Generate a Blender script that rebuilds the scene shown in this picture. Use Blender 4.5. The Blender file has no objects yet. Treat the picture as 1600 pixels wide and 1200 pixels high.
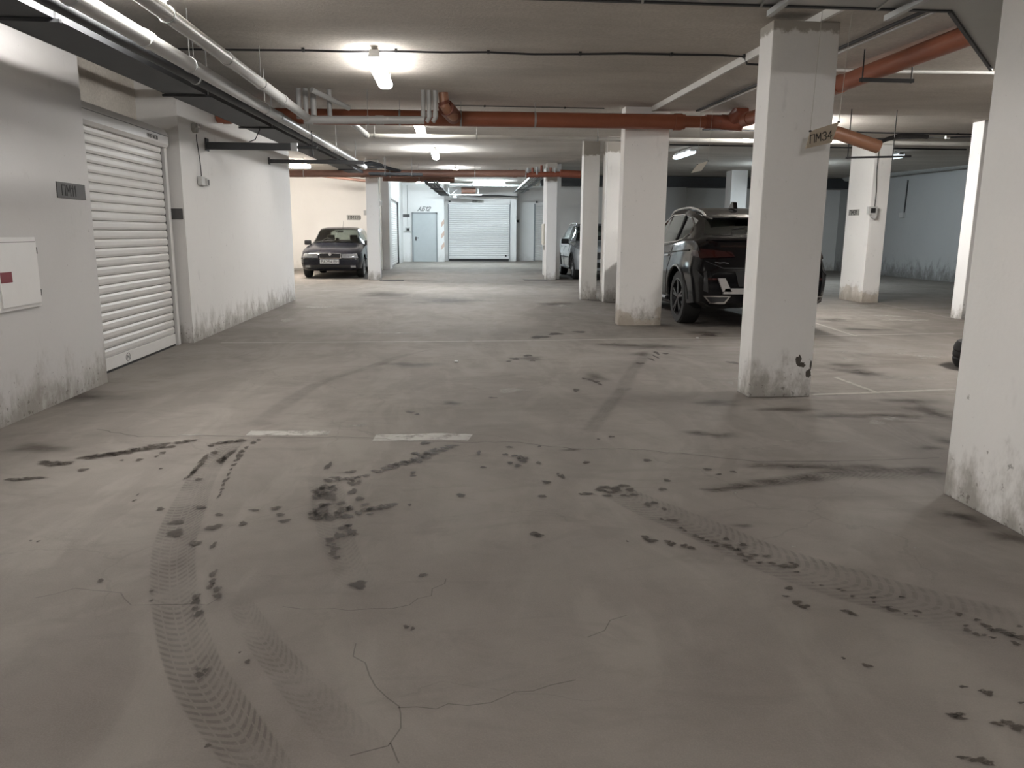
# Underground car park, built object by object
import bpy, bmesh, math, random
import numpy as np
from mathutils import Vector, Matrix
from mathutils.bvhtree import BVHTree

# lamp strengths and exposure
EXPO = 2.3
L0, L1, L2, L3, L4, L5, L6, L7, L8, L9, L10 = 25.0, 10.5, 15.0, 52.0, 18.0, 47.0, 76.0, 46.0, 92.0, 38.0, 42.0

S = bpy.context.scene
COL = S.collection
random.seed(7)

# ------------------------------------------------------------------ camera, world, exposure
cd = bpy.data.cameras.new('camera')
cam = bpy.data.objects.new('camera', cd)
COL.objects.link(cam)
cd.sensor_width = 36.0
cd.lens = 36.0 * 1200.0 / 1600.0
cd.clip_start = 0.05
_dn = Vector((-44, 6120, 1200)).normalized()
_fw = Vector((-93, -234, 1200)).normalized()
_fw = (_fw - _dn * _fw.dot(_dn)).normalized()
_rt = _dn.cross(_fw)
_R = Matrix((_rt, _fw, -_dn))                      # world = R @ camera(x right, y down, z forward)
_B = Matrix(((1, 0, 0), (0, -1, 0), (0, 0, -1)))   # to Blender's camera axes
cam.matrix_world = Matrix.Translation((0, 0, 1.28)) @ (_R @ _B).to_4x4()
S.camera = cam

w = bpy.data.worlds.new('world')
S.world = w
w.use_nodes = True
w.node_tree.nodes['Background'].inputs[0].default_value = (0.02, 0.02, 0.022, 1)
w.node_tree.nodes['Background'].inputs[1].default_value = 0.3

S.view_settings.view_transform = 'Standard'
S.view_settings.look = 'None'
S.view_settings.gamma = 1.0
S.view_settings.use_curve_mapping = False
S.view_settings.exposure = EXPO
S.cycles.use_denoising = True
S.cycles.max_bounces = 10
S.cycles.diffuse_bounces = 6
S.cycles.transparent_max_bounces = 24
S.cycles.caustics_reflective = False
S.cycles.caustics_refractive = False
S.cycles.sample_clamp_indirect = 6.0

def zc(y):                                         # underside of the slab: it climbs slightly into the distance
    return 2.78 + 0.0187 * y

# ------------------------------------------------------------------ materials
def new_mat(name):
    m = bpy.data.materials.new(name)
    m.use_nodes = True
    nt = m.node_tree
    return m, nt, nt.nodes['Principled BSDF']

def nd(nt, t, **kw):
    n = nt.nodes.new(t)
    for k, v in kw.items():
        setattr(n, k, v)
    return n

def mth(nt, op, a, b=None, c=None, clamp=False):
    n = nt.nodes.new('ShaderNodeMath')
    n.operation = op
    n.use_clamp = clamp
    for i, v in enumerate((a, b, c)):
        if v is None:
            continue
        if isinstance(v, (int, float)):
            n.inputs[i].default_value = v
        else:
            nt.links.new(v, n.inputs[i])
    return n.outputs[0]

def mixc(nt, fac, a, b, mode='MIX'):
    n = nt.nodes.new('ShaderNodeMix')
    n.data_type = 'RGBA'
    n.blend_type = mode
    for idx, v in ((0, fac), (6, a), (7, b)):
        if isinstance(v, (int, float)):
            n.inputs[idx].default_value = v
        elif isinstance(v, tuple):
            n.inputs[idx].default_value = (v[0], v[1], v[2], 1)
        else:
            nt.links.new(v, n.inputs[idx])
    return n.outputs[2]

def noise(nt, scale, detail=4, rough=0.6, vec=None, dist=0.0):
    n = nt.nodes.new('ShaderNodeTexNoise')
    n.inputs['Scale'].default_value = scale
    n.inputs['Detail'].default_value = detail
    n.inputs['Roughness'].default_value = rough
    n.inputs['Distortion'].default_value = dist
    if vec is not None:
        nt.links.new(vec, n.inputs['Vector'])
    return n.outputs['Fac']

def pos(nt):
    return nt.nodes.new('ShaderNodeNewGeometry').outputs['Position']

def scaled(nt, vec, s):
    n = nt.nodes.new('ShaderNodeVectorMath')
    n.operation = 'MULTIPLY'
    nt.links.new(vec, n.inputs[0])
    n.inputs[1].default_value = s
    return n.outputs[0]

def ramp(nt, v, a, b):
    n = nt.nodes.new('ShaderNodeMapRange')
    n.interpolation_type = 'SMOOTHSTEP'
    nt.links.new(v, n.inputs[0])
    n.inputs[1].default_value = a
    n.inputs[2].default_value = b
    return n.outputs[0]

def bump(nt, bs, h, strength=0.3, dist=0.01):
    b = nt.nodes.new('ShaderNodeBump')
    b.inputs['Strength'].default_value = strength
    b.inputs['Distance'].default_value = dist
    nt.links.new(h, b.inputs['Height'])
    nt.links.new(b.outputs[0], bs.inputs['Normal'])

def plain(name, col, rough=0.5, metal=0.0, grain=0.12, gscale=30.0, spec=0.5, coat=0.0):
    m, nt, bs = new_mat(name)
    f = noise(nt, gscale, 3, 0.6, pos(nt))
    d = tuple(c * (1 - grain) for c in col)
    l = tuple(min(1, c * (1 + grain)) for c in col)
    nt.links.new(mixc(nt, f, d, l), bs.inputs['Base Color'])
    bs.inputs['Roughness'].default_value = rough
    bs.inputs['Metallic'].default_value = metal
    bs.inputs['Specular IOR Level'].default_value = spec
    if coat:
        bs.inputs['Coat Weight'].default_value = coat
        bs.inputs['Coat Roughness'].default_value = 0.03
    return m

def plaster(name, col, dirt=(0.22, 0.20, 0.17), dirt_h=0.45, amount=1.0, tan=None, top=None):
    """painted plaster: faint blotches, scuffs and splashed dirt low down, optional damp patch and bare concrete above the paint"""
    m, nt, bs = new_mat(name)
    p = pos(nt)
    big = noise(nt, 0.9, 5, 0.6, p)
    c = mixc(nt, big, tuple(x * 0.93 for x in col), tuple(min(1, x * 1.04) for x in col))
    fine = noise(nt, 45, 3, 0.7, p)
    c = mixc(nt, mth(nt, 'MULTIPLY', fine, 0.10), c, tuple(x * 0.6 for x in col))
    sx = nt.nodes.new('ShaderNodeSeparateXYZ')
    nt.links.new(p, sx.inputs[0])
    z = sx.outputs[2]
    hgt = mth(nt, 'SUBTRACT', 1.0, mth(nt, 'DIVIDE', z, dirt_h), clamp=True)
    st = noise(nt, 5.0, 6, 0.72, scaled(nt, p, (1, 1, 0.55)))
    splash = ramp(nt, mth(nt, 'ADD', mth(nt, 'MULTIPLY', hgt, 0.42), st), 0.60, 0.95)
    c = mixc(nt, mth(nt, 'MULTIPLY', splash, 0.75 * amount), c, dirt)
    spk = noise(nt, 24.0, 3, 0.6, p)
    sp2 = ramp(nt, mth(nt, 'ADD', mth(nt, 'MULTIPLY', hgt, 0.12), spk), 0.70, 0.78)
    c = mixc(nt, mth(nt, 'MULTIPLY', sp2, 0.6 * amount), c, tuple(x * 0.5 for x in dirt))
    scf = noise(nt, 3.1, 2, 0.5, scaled(nt, p, (2.5, 2.5, 1.0)))
    c = mixc(nt, mth(nt, 'MULTIPLY', ramp(nt, scf, 0.68, 0.8), 0.25 * amount), c, tuple(x * 0.55 for x in col))
    if tan:
        tc, tz = tan
        tn = noise(nt, 2.6, 4, 0.6, p)
        tm = ramp(nt, mth(nt, 'SUBTRACT', mth(nt, 'ADD', tn, mth(nt, 'DIVIDE', tz, 1.0)), z), 0.5, 0.58)
        c = mixc(nt, mth(nt, 'MULTIPLY', tm, 0.55), c, tc)
    if top:
        tn = noise(nt, 9.0, 4, 0.7, p)
        tm = ramp(nt, mth(nt, 'ADD', z, mth(nt, 'MULTIPLY', tn, 0.16)), top + 0.06, top + 0.10)
        c = mixc(nt, tm, c, (0.36, 0.335, 0.30))
    nt.links.new(c, bs.inputs['Base Color'])
    bs.inputs['Roughness'].default_value = 0.85
    bs.inputs['Specular IOR Level'].default_value = 0.25
    bump(nt, bs, mth(nt, 'ADD', noise(nt, 14, 5, 0.6, p), mth(nt, 'MULTIPLY', fine, 0.4)), 0.25, 0.006)
    return m

M = {}
M['wall'] = plaster('white plaster', (0.72, 0.71, 0.695))
M['wall_old'] = plaster('greyed plaster', (0.54, 0.53, 0.525))
M['wall_back'] = plaster('far grey plaster', (0.74, 0.75, 0.74), amount=0.7)
M['wall_clean'] = plaster('clean white plaster', (0.76, 0.755, 0.745), amount=0.35)
M['wall_beige'] = plaster('cream plaster', (0.78, 0.757, 0.725), amount=0.3)
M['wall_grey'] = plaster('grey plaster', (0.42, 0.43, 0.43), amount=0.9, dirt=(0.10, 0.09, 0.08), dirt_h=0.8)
M['pillar'] = plaster('pillar paint', (0.80, 0.795, 0.78), top=2.76)
M['pillar_patch'] = plaster('pillar paint with damp patches', (0.80, 0.79, 0.77), tan=((0.40, 0.34, 0.27), 0.22))
M['pillar_clean'] = plaster('pale pillar paint', (0.80, 0.80, 0.795), dirt_h=0.35)
M['pillar_far'] = plaster('pale pillar paint below bare top', (0.80, 0.80, 0.795), dirt_h=0.35, top=2.70)

def concrete_ceiling():
    m, nt, bs = new_mat('raw concrete ceiling')
    p = pos(nt)
    big = noise(nt, 0.7, 5, 0.65, scaled(nt, p, (0.6, 1.4, 1)))
    c = mixc(nt, ramp(nt, big, 0.3, 0.7), (0.46, 0.43, 0.39), (0.60, 0.565, 0.515))
    fine = noise(nt, 38, 4, 0.75, p)
    c = mixc(nt, ramp(nt, fine, 0.35, 0.7), c, (0.34, 0.315, 0.285))
    c2 = mixc(nt, 0.55, c, mixc(nt, ramp(nt, big, 0.3, 0.7), (0.46, 0.43, 0.39), (0.60, 0.565, 0.515)))
    nt.links.new(c2, bs.inputs['Base Color'])
    bs.inputs['Roughness'].default_value = 0.95
    bs.inputs['Specular IOR Level'].default_value = 0.15
    bump(nt, bs, fine, 0.5, 0.008)
    return m
M['ceiling'] = concrete_ceiling()

def concrete_floor():
    m, nt, bs = new_mat('dusty concrete floor')
    p = pos(nt)
    big = noise(nt, 0.35, 6, 0.62, p, 0.4)
    c = mixc(nt, ramp(nt, big, 0.32, 0.68), (0.172, 0.153, 0.137), (0.238, 0.216, 0.197))
    mid = noise(nt, 1.7, 6, 0.7, p, 0.6)
    c = mixc(nt, mth(nt, 'MULTIPLY', ramp(nt, mid, 0.42, 0.75), 0.45), c, (0.132, 0.115, 0.102))
    pale = noise(nt, 0.9, 5, 0.65, scaled(nt, p, (0.5, 1.6, 1)))
    c = mixc(nt, mth(nt, 'MULTIPLY', ramp(nt, pale, 0.55, 0.8), 0.35), c, (0.31, 0.288, 0.26))
    fine = noise(nt, 60, 4, 0.8, p)
    c = mixc(nt, mth(nt, 'MULTIPLY', fine, 0.22), c, (0.11, 0.097, 0.085))
    grit = noise(nt, 190, 3, 0.8, p)
    c = mixc(nt, mth(nt, 'MULTIPLY', ramp(nt, grit, 0.35, 0.75), 0.22), c, (0.34, 0.31, 0.275))
    sw = noise(nt, 0.8, 5, 0.6, scaled(nt, p, (1.9, 0.7, 1)), 2.2)
    c = mixc(nt, mth(nt, 'MULTIPLY', ramp(nt, sw, 0.45, 0.62), 0.30), c, (0.285, 0.262, 0.238))
    sw2 = noise(nt, 2.4, 5, 0.65, scaled(nt, p, (0.7, 1.5, 1)), 1.6)
    c = mixc(nt, mth(nt, 'MULTIPLY', ramp(nt, sw2, 0.5, 0.7), 0.28), c, (0.128, 0.111, 0.099))
    # worn dark dirt over the bays on the right
    sx = nt.nodes.new('ShaderNodeSeparateXYZ')
    nt.links.new(p, sx.inputs[0])
    grime_shade = noise(nt, 1.1, 6, 0.7, scaled(nt, p, (0.55, 1.5, 1)), 0.8)
    gm = mth(nt, 'MULTIPLY', ramp(nt, grime_shade, 0.46, 0.66), ramp(nt, sx.outputs[0], 1.2, 3.2))
    c = mixc(nt, mth(nt, 'MULTIPLY', gm, 0.55), c, (0.12, 0.098, 0.080))
    # hairline cracks
    vo = nt.nodes.new('ShaderNodeTexVoronoi')
    vo.feature = 'DISTANCE_TO_EDGE'
    vo.inputs['Scale'].default_value = 0.75
    wv = nt.nodes.new('ShaderNodeVectorMath')
    wv.operation = 'ADD'
    n3 = nt.nodes.new('ShaderNodeTexNoise')
    n3.inputs['Scale'].default_value = 2.2
    n3.inputs['Detail'].default_value = 6
    nt.links.new(p, n3.inputs['Vector'])
    nt.links.new(p, wv.inputs[0])
    nt.links.new(scaled(nt, n3.outputs['Color'], (0.7, 0.7, 0)), wv.inputs[1])
    nt.links.new(wv.outputs[0], vo.inputs['Vector'])
    cr = mth(nt, 'LESS_THAN', vo.outputs['Distance'], 0.0035)
    crm = mth(nt, 'MULTIPLY', cr, ramp(nt, noise(nt, 0.8, 2, 0.5, p), 0.46, 0.55))
    c = mixc(nt, mth(nt, 'MULTIPLY', crm, 0.18), c, (0.09, 0.08, 0.07))
    nt.links.new(c, bs.inputs['Base Color'])
    rg = mth(nt, 'ADD', 0.62, mth(nt, 'MULTIPLY', mid, 0.3))
    nt.links.new(rg, bs.inputs['Roughness'])
    bs.inputs['Specular IOR Level'].default_value = 0.3
    bump(nt, bs, mth(nt, 'ADD', fine, mth(nt, 'MULTIPLY', mid, 0.6)), 0.22, 0.006)
    return m
M['floor'] = concrete_floor()

def decal(name, col, density, nscale=18.0, lo=0.35, hi=0.6, rough=0.6):
    """thin layer of wet dirt, painted shade or worn paint: soft attribute 'a' broken up by noise"""
    m, nt, bs = new_mat(name)
    out = nt.nodes['Material Output']
    at = nd(nt, 'ShaderNodeAttribute', attribute_name='a')
    n = noise(nt, nscale, 5, 0.7, pos(nt))
    f = mth(nt, 'MULTIPLY', ramp(nt, mth(nt, 'MULTIPLY', at.outputs['Fac'], mth(nt, 'ADD', n, 0.35)), lo, hi), density)
    tr = nt.nodes.new('ShaderNodeBsdfTransparent')
    mx = nt.nodes.new('ShaderNodeMixShader')
    bs.inputs['Base Color'].default_value = (*col, 1)
    bs.inputs['Roughness'].default_value = rough
    bs.inputs['Specular IOR Level'].default_value = 0.3
    nt.links.new(f, mx.inputs[0])
    nt.links.new(tr.outputs[0], mx.inputs[1])
    nt.links.new(bs.outputs[0], mx.inputs[2])
    nt.links.new(mx.outputs[0], out.inputs[0])
    return m
M['wet'] = decal('wet dirt', (0.058, 0.046, 0.036), 0.72, 30.0, 0.42, 0.78)
M['grime_shade'] = decal('dark grime', (0.075, 0.060, 0.048), 0.55, 6.0, 0.28, 1.0)  # colour shared by real dirt and painted floor shade
M['worn_paint'] = decal('worn white road paint', (0.52, 0.50, 0.455), 0.55, 8.0, 0.60, 1.02)
M['thin_paint'] = decal('thin white road paint', (0.52, 0.49, 0.44), 0.75, 9.0, 0.40, 0.85)
M['white_strip'] = decal('chipped white paint strip', (0.60, 0.58, 0.54), 0.62, 9.0, 0.52, 0.92)
M['line_paint'] = decal('white road paint', (0.50, 0.47, 0.41), 0.66, 12.0, 0.45, 0.85)

def tread(name, density, contrast, soft=0.44):
    m, nt, bs = new_mat(name)
    out = nt.nodes['Material Output']
    uv = nd(nt, 'ShaderNodeUVMap', uv_map='uv')
    sx = nt.nodes.new('ShaderNodeSeparateXYZ')
    nt.links.new(uv.outputs[0], sx.inputs[0])
    u, v = sx.outputs[0], sx.outputs[1]
    au = mth(nt, 'ABSOLUTE', mth(nt, 'SUBTRACT', u, 0.5))          # 0 centre .. 0.5 edge
    ph = mth(nt, 'ADD', mth(nt, 'MULTIPLY', v, 26.0), mth(nt, 'MULTIPLY', mth(nt, 'POWER', au, 1.6), 8.0))
    blk = ramp(nt, mth(nt, 'SINE', mth(nt, 'MULTIPLY', ph, 6.2832)), -0.2, 0.5)
    rib = mth(nt, 'LESS_THAN', mth(nt, 'ABSOLUTE', mth(nt, 'SUBTRACT', au, 0.075)), 0.018)
    rib2 = mth(nt, 'LESS_THAN', mth(nt, 'ABSOLUTE', mth(nt, 'SUBTRACT', au, 0.30)), 0.014)
    pat = mth(nt, 'MULTIPLY', blk, mth(nt, 'SUBTRACT', 1.0, mth(nt, 'MAXIMUM', rib, rib2)))
    pat = mth(nt, 'ADD', mth(nt, 'MULTIPLY', pat, contrast), 1.0 - contrast)
    edge = ramp(nt, au, 0.5, soft)
    at = nd(nt, 'ShaderNodeAttribute', attribute_name='a')
    n = ramp(nt, noise(nt, 3.5, 6, 0.7, pos(nt)), 0.25, 0.65)
    f = mth(nt, 'MULTIPLY', mth(nt, 'MULTIPLY', pat, edge), mth(nt, 'MULTIPLY', mth(nt, 'MULTIPLY', at.outputs['Fac'], n), density))
    tr = nt.nodes.new('ShaderNodeBsdfTransparent')
    mx = nt.nodes.new('ShaderNodeMixShader')
    bs.inputs['Base Color'].default_value = (0.095, 0.078, 0.064, 1)
    bs.inputs['Roughness'].default_value = 0.8
    nt.links.new(f, mx.inputs[0])
    nt.links.new(tr.outputs[0], mx.inputs[1])
    nt.links.new(bs.outputs[0], mx.inputs[2])
    nt.links.new(mx.outputs[0], out.inputs[0])
    return m
M['tread'] = tread('tyre print', 0.46, 0.7)
M['tread_faint'] = tread('faint tyre print', 0.36, 0.4, 0.22)

M['slat'] = plain('white shutter slat', (0.60, 0.59, 0.575), 0.42, 0.0, 0.05, 8)
M['slat_far'] = plain('glossy white shutter slat', (0.74, 0.74, 0.735), 0.28, 0.0, 0.05, 8)
M['white_metal'] = plain('white painted metal', (0.66, 0.65, 0.64), 0.4, 0.0, 0.04, 9)
M['grey_metal'] = plain('grey door paint', (0.42, 0.45, 0.46), 0.45, 0.0, 0.05, 6)
M['frame_grey'] = plain('dark grey frame paint', (0.24, 0.26, 0.27), 0.45)
M['rubber'] = plain('black rubber', (0.018, 0.018, 0.018), 0.75)
M['black'] = plain('black plastic', (0.02, 0.02, 0.022), 0.5)
M['pvc_grey'] = plain('grey drain pipe', (0.40, 0.40, 0.395), 0.38, 0.0, 0.08, 6)
M['pvc_white'] = plain('white conduit', (0.62, 0.61, 0.585), 0.4, 0.0, 0.08, 6)
M['orange'] = plain('orange drain pipe', (0.27, 0.088, 0.046), 0.42, 0.0, 0.14, 4)
M['orange_dark'] = plain('brown drain fitting', (0.20, 0.058, 0.032), 0.5, 0.0, 0.15, 6)
M['brown'] = plain('brown drain pipe', (0.20, 0.105, 0.078), 0.5, 0.0, 0.14, 4)
M['copper'] = plain('tan drain pipe', (0.38, 0.185, 0.11), 0.4, 0.0, 0.12, 6)
M['zinc'] = plain('galvanised steel', (0.42, 0.43, 0.43), 0.42, 0.7, 0.18, 5)
M['tray'] = plain('dark cable tray', (0.055, 0.058, 0.062), 0.6, 0.2, 0.15, 7)
M['cable'] = plain('black cable', (0.022, 0.022, 0.024), 0.6)
M['rod'] = plain('steel hanger rod', (0.34, 0.34, 0.335), 0.5, 0.4)
M['duct'] = plain('duct sheet metal', (0.42, 0.43, 0.42), 0.5, 0.35, 0.12, 3.5)
M['board'] = plain('sign board grey', (0.09, 0.088, 0.088), 0.7)
M['board_pale'] = plain('pale sign card', (0.56, 0.53, 0.46), 0.7)
M['card_tan'] = plain('tan card', (0.43, 0.365, 0.285), 0.7)
M['board_grey'] = plain('grey sign card', (0.33, 0.325, 0.30), 0.7)
M['ink'] = plain('black ink', (0.015, 0.015, 0.015), 0.7)
M['ink_grey'] = plain('grey print', (0.22, 0.22, 0.22), 0.6)
M['red'] = plain('dark red sticker', (0.16, 0.012, 0.02), 0.5)
M['peach'] = plain('faded warning stripe', (0.55, 0.40, 0.33), 0.7)
M['string'] = plain('string', (0.42, 0.40, 0.36), 0.8)
M['box_grey'] = plain('grey plastic box', (0.50, 0.50, 0.49), 0.5)
M['chipped'] = plain('bare render', (0.085, 0.075, 0.065), 0.9, 0, 0.3, 30)

def lamp_mat(name, col, strength):
    m, nt, bs = new_mat(name)
    bs.inputs['Base Color'].default_value = (0.8, 0.8, 0.8, 1)
    bs.inputs['Emission Color'].default_value = (*col, 1)
    bs.inputs['Emission Strength'].default_value = strength
    return m

# car paints
M['paint_black'] = plain('black car paint', (0.004, 0.004, 0.005), 0.13, 0.0, 0.1, 5, 0.32, 0.12)
M['paint_blue'] = plain('dark blue car paint', (0.008, 0.009, 0.016), 0.24, 0.0, 0.15, 6, 0.35, 0.15)
M['paint_silver'] = plain('silver car paint', (0.42, 0.45, 0.475), 0.25, 0.25, 0.06, 6, 0.5, 1.0)
M['paint_grey'] = plain('graphite car paint', (0.05, 0.052, 0.055), 0.25, 0.3, 0.06, 6, 0.5, 1.0)
M['chrome'] = plain('chrome', (0.68, 0.68, 0.68), 0.15, 1.0, 0.03)
M['alloy'] = plain('alloy rim', (0.40, 0.40, 0.41), 0.3, 0.8, 0.05)
M['alloy_dark'] = plain('dark alloy rim', (0.035, 0.035, 0.038), 0.3, 0.6, 0.05)
M['satin'] = plain('satin silver trim', (0.44, 0.43, 0.42), 0.4, 0.5, 0.05)
M['lamp_glass'] = plain('headlamp lens', (0.30, 0.305, 0.315), 0.2, 0.3, 0.5, 22, 0.5, 0.3)
M['tail_red'] = plain('dark red tail lamp', (0.022, 0.0015, 0.002), 0.2, 0.0, 0.2, 20, 0.6, 1.0)
M['plate'] = plain('number plate', (0.66, 0.66, 0.65), 0.4)
M['seat'] = plain('dark seat fabric', (0.035, 0.036, 0.038), 0.9)
M['trim'] = plain('black car trim', (0.014, 0.014, 0.015), 0.42)

def glass_mat():
    m, nt, bs = new_mat('tinted car glass')
    nt.nodes.remove(bs)
    out = nt.nodes['Material Output']
    tr = nt.nodes.new('ShaderNodeBsdfTransparent')
    tr.inputs[0].default_value = (0.60, 0.66, 0.63, 1)
    gl = nt.nodes.new('ShaderNodeBsdfGlossy')
    gl.inputs['Roughness'].default_value = 0.03
    gl.inputs[0].default_value = (0.9, 0.95, 0.95, 1)
    fr = nt.nodes.new('ShaderNodeFresnel')
    fr.inputs[0].default_value = 1.5
    mx = nt.nodes.new('ShaderNodeMixShader')
    nt.links.new(mth(nt, 'ADD', fr.outputs[0], 0.04), mx.inputs[0])
    nt.links.new(tr.outputs[0], mx.inputs[1])
    nt.links.new(gl.outputs[0], mx.inputs[2])
    nt.links.new(mx.outputs[0], out.inputs[0])
    return m
M['glass'] = glass_mat()

# ------------------------------------------------------------------ mesh helpers
class MB:
    """collects primitives; build() links them as ONE mesh object"""
    def __init__(s):
        s.v, s.f, s.mi = [], [], []
        s.m = 0
    def add(s, vs, fs):
        o = len(s.v)
        s.v += [tuple(p) for p in vs]
        s.f += [tuple(i + o for i in f) for f in fs]
        s.mi += [s.m] * len(fs)
        return s
    def box(s, x0, x1, y0, y1, z0, z1, bev=0.0):
        if bev > 0:
            bm = bmesh.new()
            bmesh.ops.create_cube(bm, size=1)
            for v in bm.verts:
                v.co = Vector(((x0 + x1) / 2 + v.co.x * (x1 - x0), (y0 + y1) / 2 + v.co.y * (y1 - y0), (z0 + z1) / 2 + v.co.z * (z1 - z0)))
            bmesh.ops.bevel(bm, geom=bm.edges[:], offset=bev, segments=2, affect='EDGES', profile=0.6)
            bm.verts.index_update()
            s.add([v.co for v in bm.verts], [[v.index for v in f.verts] for f in bm.faces])
            bm.free()
            return s
        return s.add([(x0, y0, z0), (x1, y0, z0), (x1, y1, z0), (x0, y1, z0), (x0, y0, z1), (x1, y0, z1), (x1, y1, z1), (x0, y1, z1)],
                     [(3, 2, 1, 0), (4, 5, 6, 7), (0, 1, 5, 4), (1, 2, 6, 5), (2, 3, 7, 6), (3, 0, 4, 7)])
    def bar(s, a, b, wd, ht, up=(0, 0, 1)):
        a, b = Vector(a), Vector(b)
        d = (b - a).normalized()
        u = Vector(up)
        if abs(d.dot(u)) > 0.98:
            u = Vector((0, 1, 0))
        sd = d.cross(u).normalized()
        u = sd.cross(d)
        vs = []
        for p in (a, b):
            for i, j in ((-1, -1), (1, -1), (1, 1), (-1, 1)):
                vs.append(p + sd * (i * wd / 2) + u * (j * ht / 2))
        return s.add(vs, [(3, 2, 1, 0), (4, 5, 6, 7), (0, 1, 5, 4), (1, 2, 6, 5), (2, 3, 7, 6), (3, 0, 4, 7)])
    def tube(s, pts, r, n=12, cap=True):
        pts = [Vector(p) for p in pts]
        rs = r if isinstance(r, (list, tuple)) else [r] * len(pts)
        vs, fs = [], []
        ref = None
        for i, p in enumerate(pts):
            if i == 0:
                d = pts[1] - p
            elif i == len(pts) - 1:
                d = p - pts[i - 1]
            else:
                d = (pts[i + 1] - p).normalized() + (p - pts[i - 1]).normalized()
            d.normalize()
            if ref is None:
                ref = Vector((0, 0, 1)) if abs(d.z) < 0.9 else Vector((1, 0, 0))
            a = d.cross(ref).normalized()
            b = a.cross(d).normalized()
            ref = b
            k = 1.0
            if 0 < i < len(pts) - 1:
                c = (pts[i + 1] - p).normalized().dot((p - pts[i - 1]).normalized())
                k = min(1.6, 1 / max(0.35, math.sqrt((1 + c) / 2)))
            for j in range(n):
                t = 2 * math.pi * j / n
                vs.append(p + (a * math.cos(t) + b * math.sin(t)) * rs[i])
        for i in range(len(pts) - 1):
            for j in range(n):
                k = (j + 1) % n
                fs.append((i * n + j, i * n + k, (i + 1) * n + k, (i + 1) * n + j))
        if cap:
            fs.append(tuple(reversed(range(n))))
            o = (len(pts) - 1) * n
            fs.append(tuple(o + j for j in range(n)))
        return s.add(vs, fs)
    def lathe(s, prof, axis='x', n=24, c=(0, 0, 0)):
        """prof: (radius, along) pairs, closed ring swept round the axis"""
        vs, fs = [], []
        m = len(prof)
        for j in range(n):
            t = 2 * math.pi * j / n
            for r, a in prof:
                if axis == 'x':
                    vs.append((c[0] + a, c[1] + r * math.cos(t), c[2] + r * math.sin(t)))
                elif axis == 'y':
                    vs.append((c[0] + r * math.sin(t), c[1] + a, c[2] + r * math.cos(t)))
                else:
                    vs.append((c[0] + r * math.cos(t), c[1] + r * math.sin(t), c[2] + a))
        for j in range(n):
            k = (j + 1) % n
            for i in range(m):
                l = (i + 1) % m
                fs.append((j * m + i, k * m + i, k * m + l, j * m + l))
        return s.add(vs, fs)
    def prism(s, poly, axis, a0, a1):
        """extrude a 2-D polygon along an axis"""
        def mk(p, a):
            return {'x': (a, p[0], p[1]), 'y': (p[0], a, p[1]), 'z': (p[0], p[1], a)}[axis]
        n = len(poly)
        vs = [mk(p, a0) for p in poly] + [mk(p, a1) for p in poly]
        fs = [tuple(reversed(range(n))), tuple(range(n, 2 * n))]
        for i in range(n):
            j = (i + 1) % n
            fs.append((i, j, n + j, n + i))
        return s.add(vs, fs)
    def mesh(s, name, mats):
        me = bpy.data.meshes.new(name)
        me.from_pydata(s.v, [], s.f)
        for m in (mats if isinstance(mats, (list, tuple)) else [mats]):
            me.materials.append(m)
        if max(s.mi, default=0):
            me.polygons.foreach_set('material_index', s.mi)
        bm = bmesh.new()
        bm.from_mesh(me)
        bmesh.ops.recalc_face_normals(bm, faces=bm.faces[:])
        bm.to_mesh(me)
        bm.free()
        me.update()
        return me
    def build(s, name, mats, parent=None, smooth=False, loc=None):
        me = s.mesh(name, mats)
        if smooth:
            me.polygons.foreach_set('use_smooth', [True] * len(me.polygons))
            me.set_sharp_from_angle(angle=math.radians(38))
        o = bpy.data.objects.new(name, me)
        COL.objects.link(o)
        if parent is not None:
            o.parent = parent
        if loc is not None:
            o.location = loc
        return o

def tag(o, label=None, cat=None, group=None, kind=None):
    if label: o['label'] = label
    if cat: o['category'] = cat
    if group: o['group'] = group
    if kind: o['kind'] = kind
    return o

def thing(name, label, cat, loc=(0, 0, 0), rz=0.0, group=None, kind=None):
    o = bpy.data.objects.new(name, None)
    COL.objects.link(o)
    o.empty_display_size = 0.1
    o.location = loc
    o.rotation_euler = (0, 0, rz)
    return tag(o, label, cat, group, kind)

def copy_tree(o, parent=None, mats=None):
    c = o.copy()
    COL.objects.link(c)
    if parent is not None:
        c.parent = parent
    for ch in list(o.children):
        copy_tree(ch, c)
    return c

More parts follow.
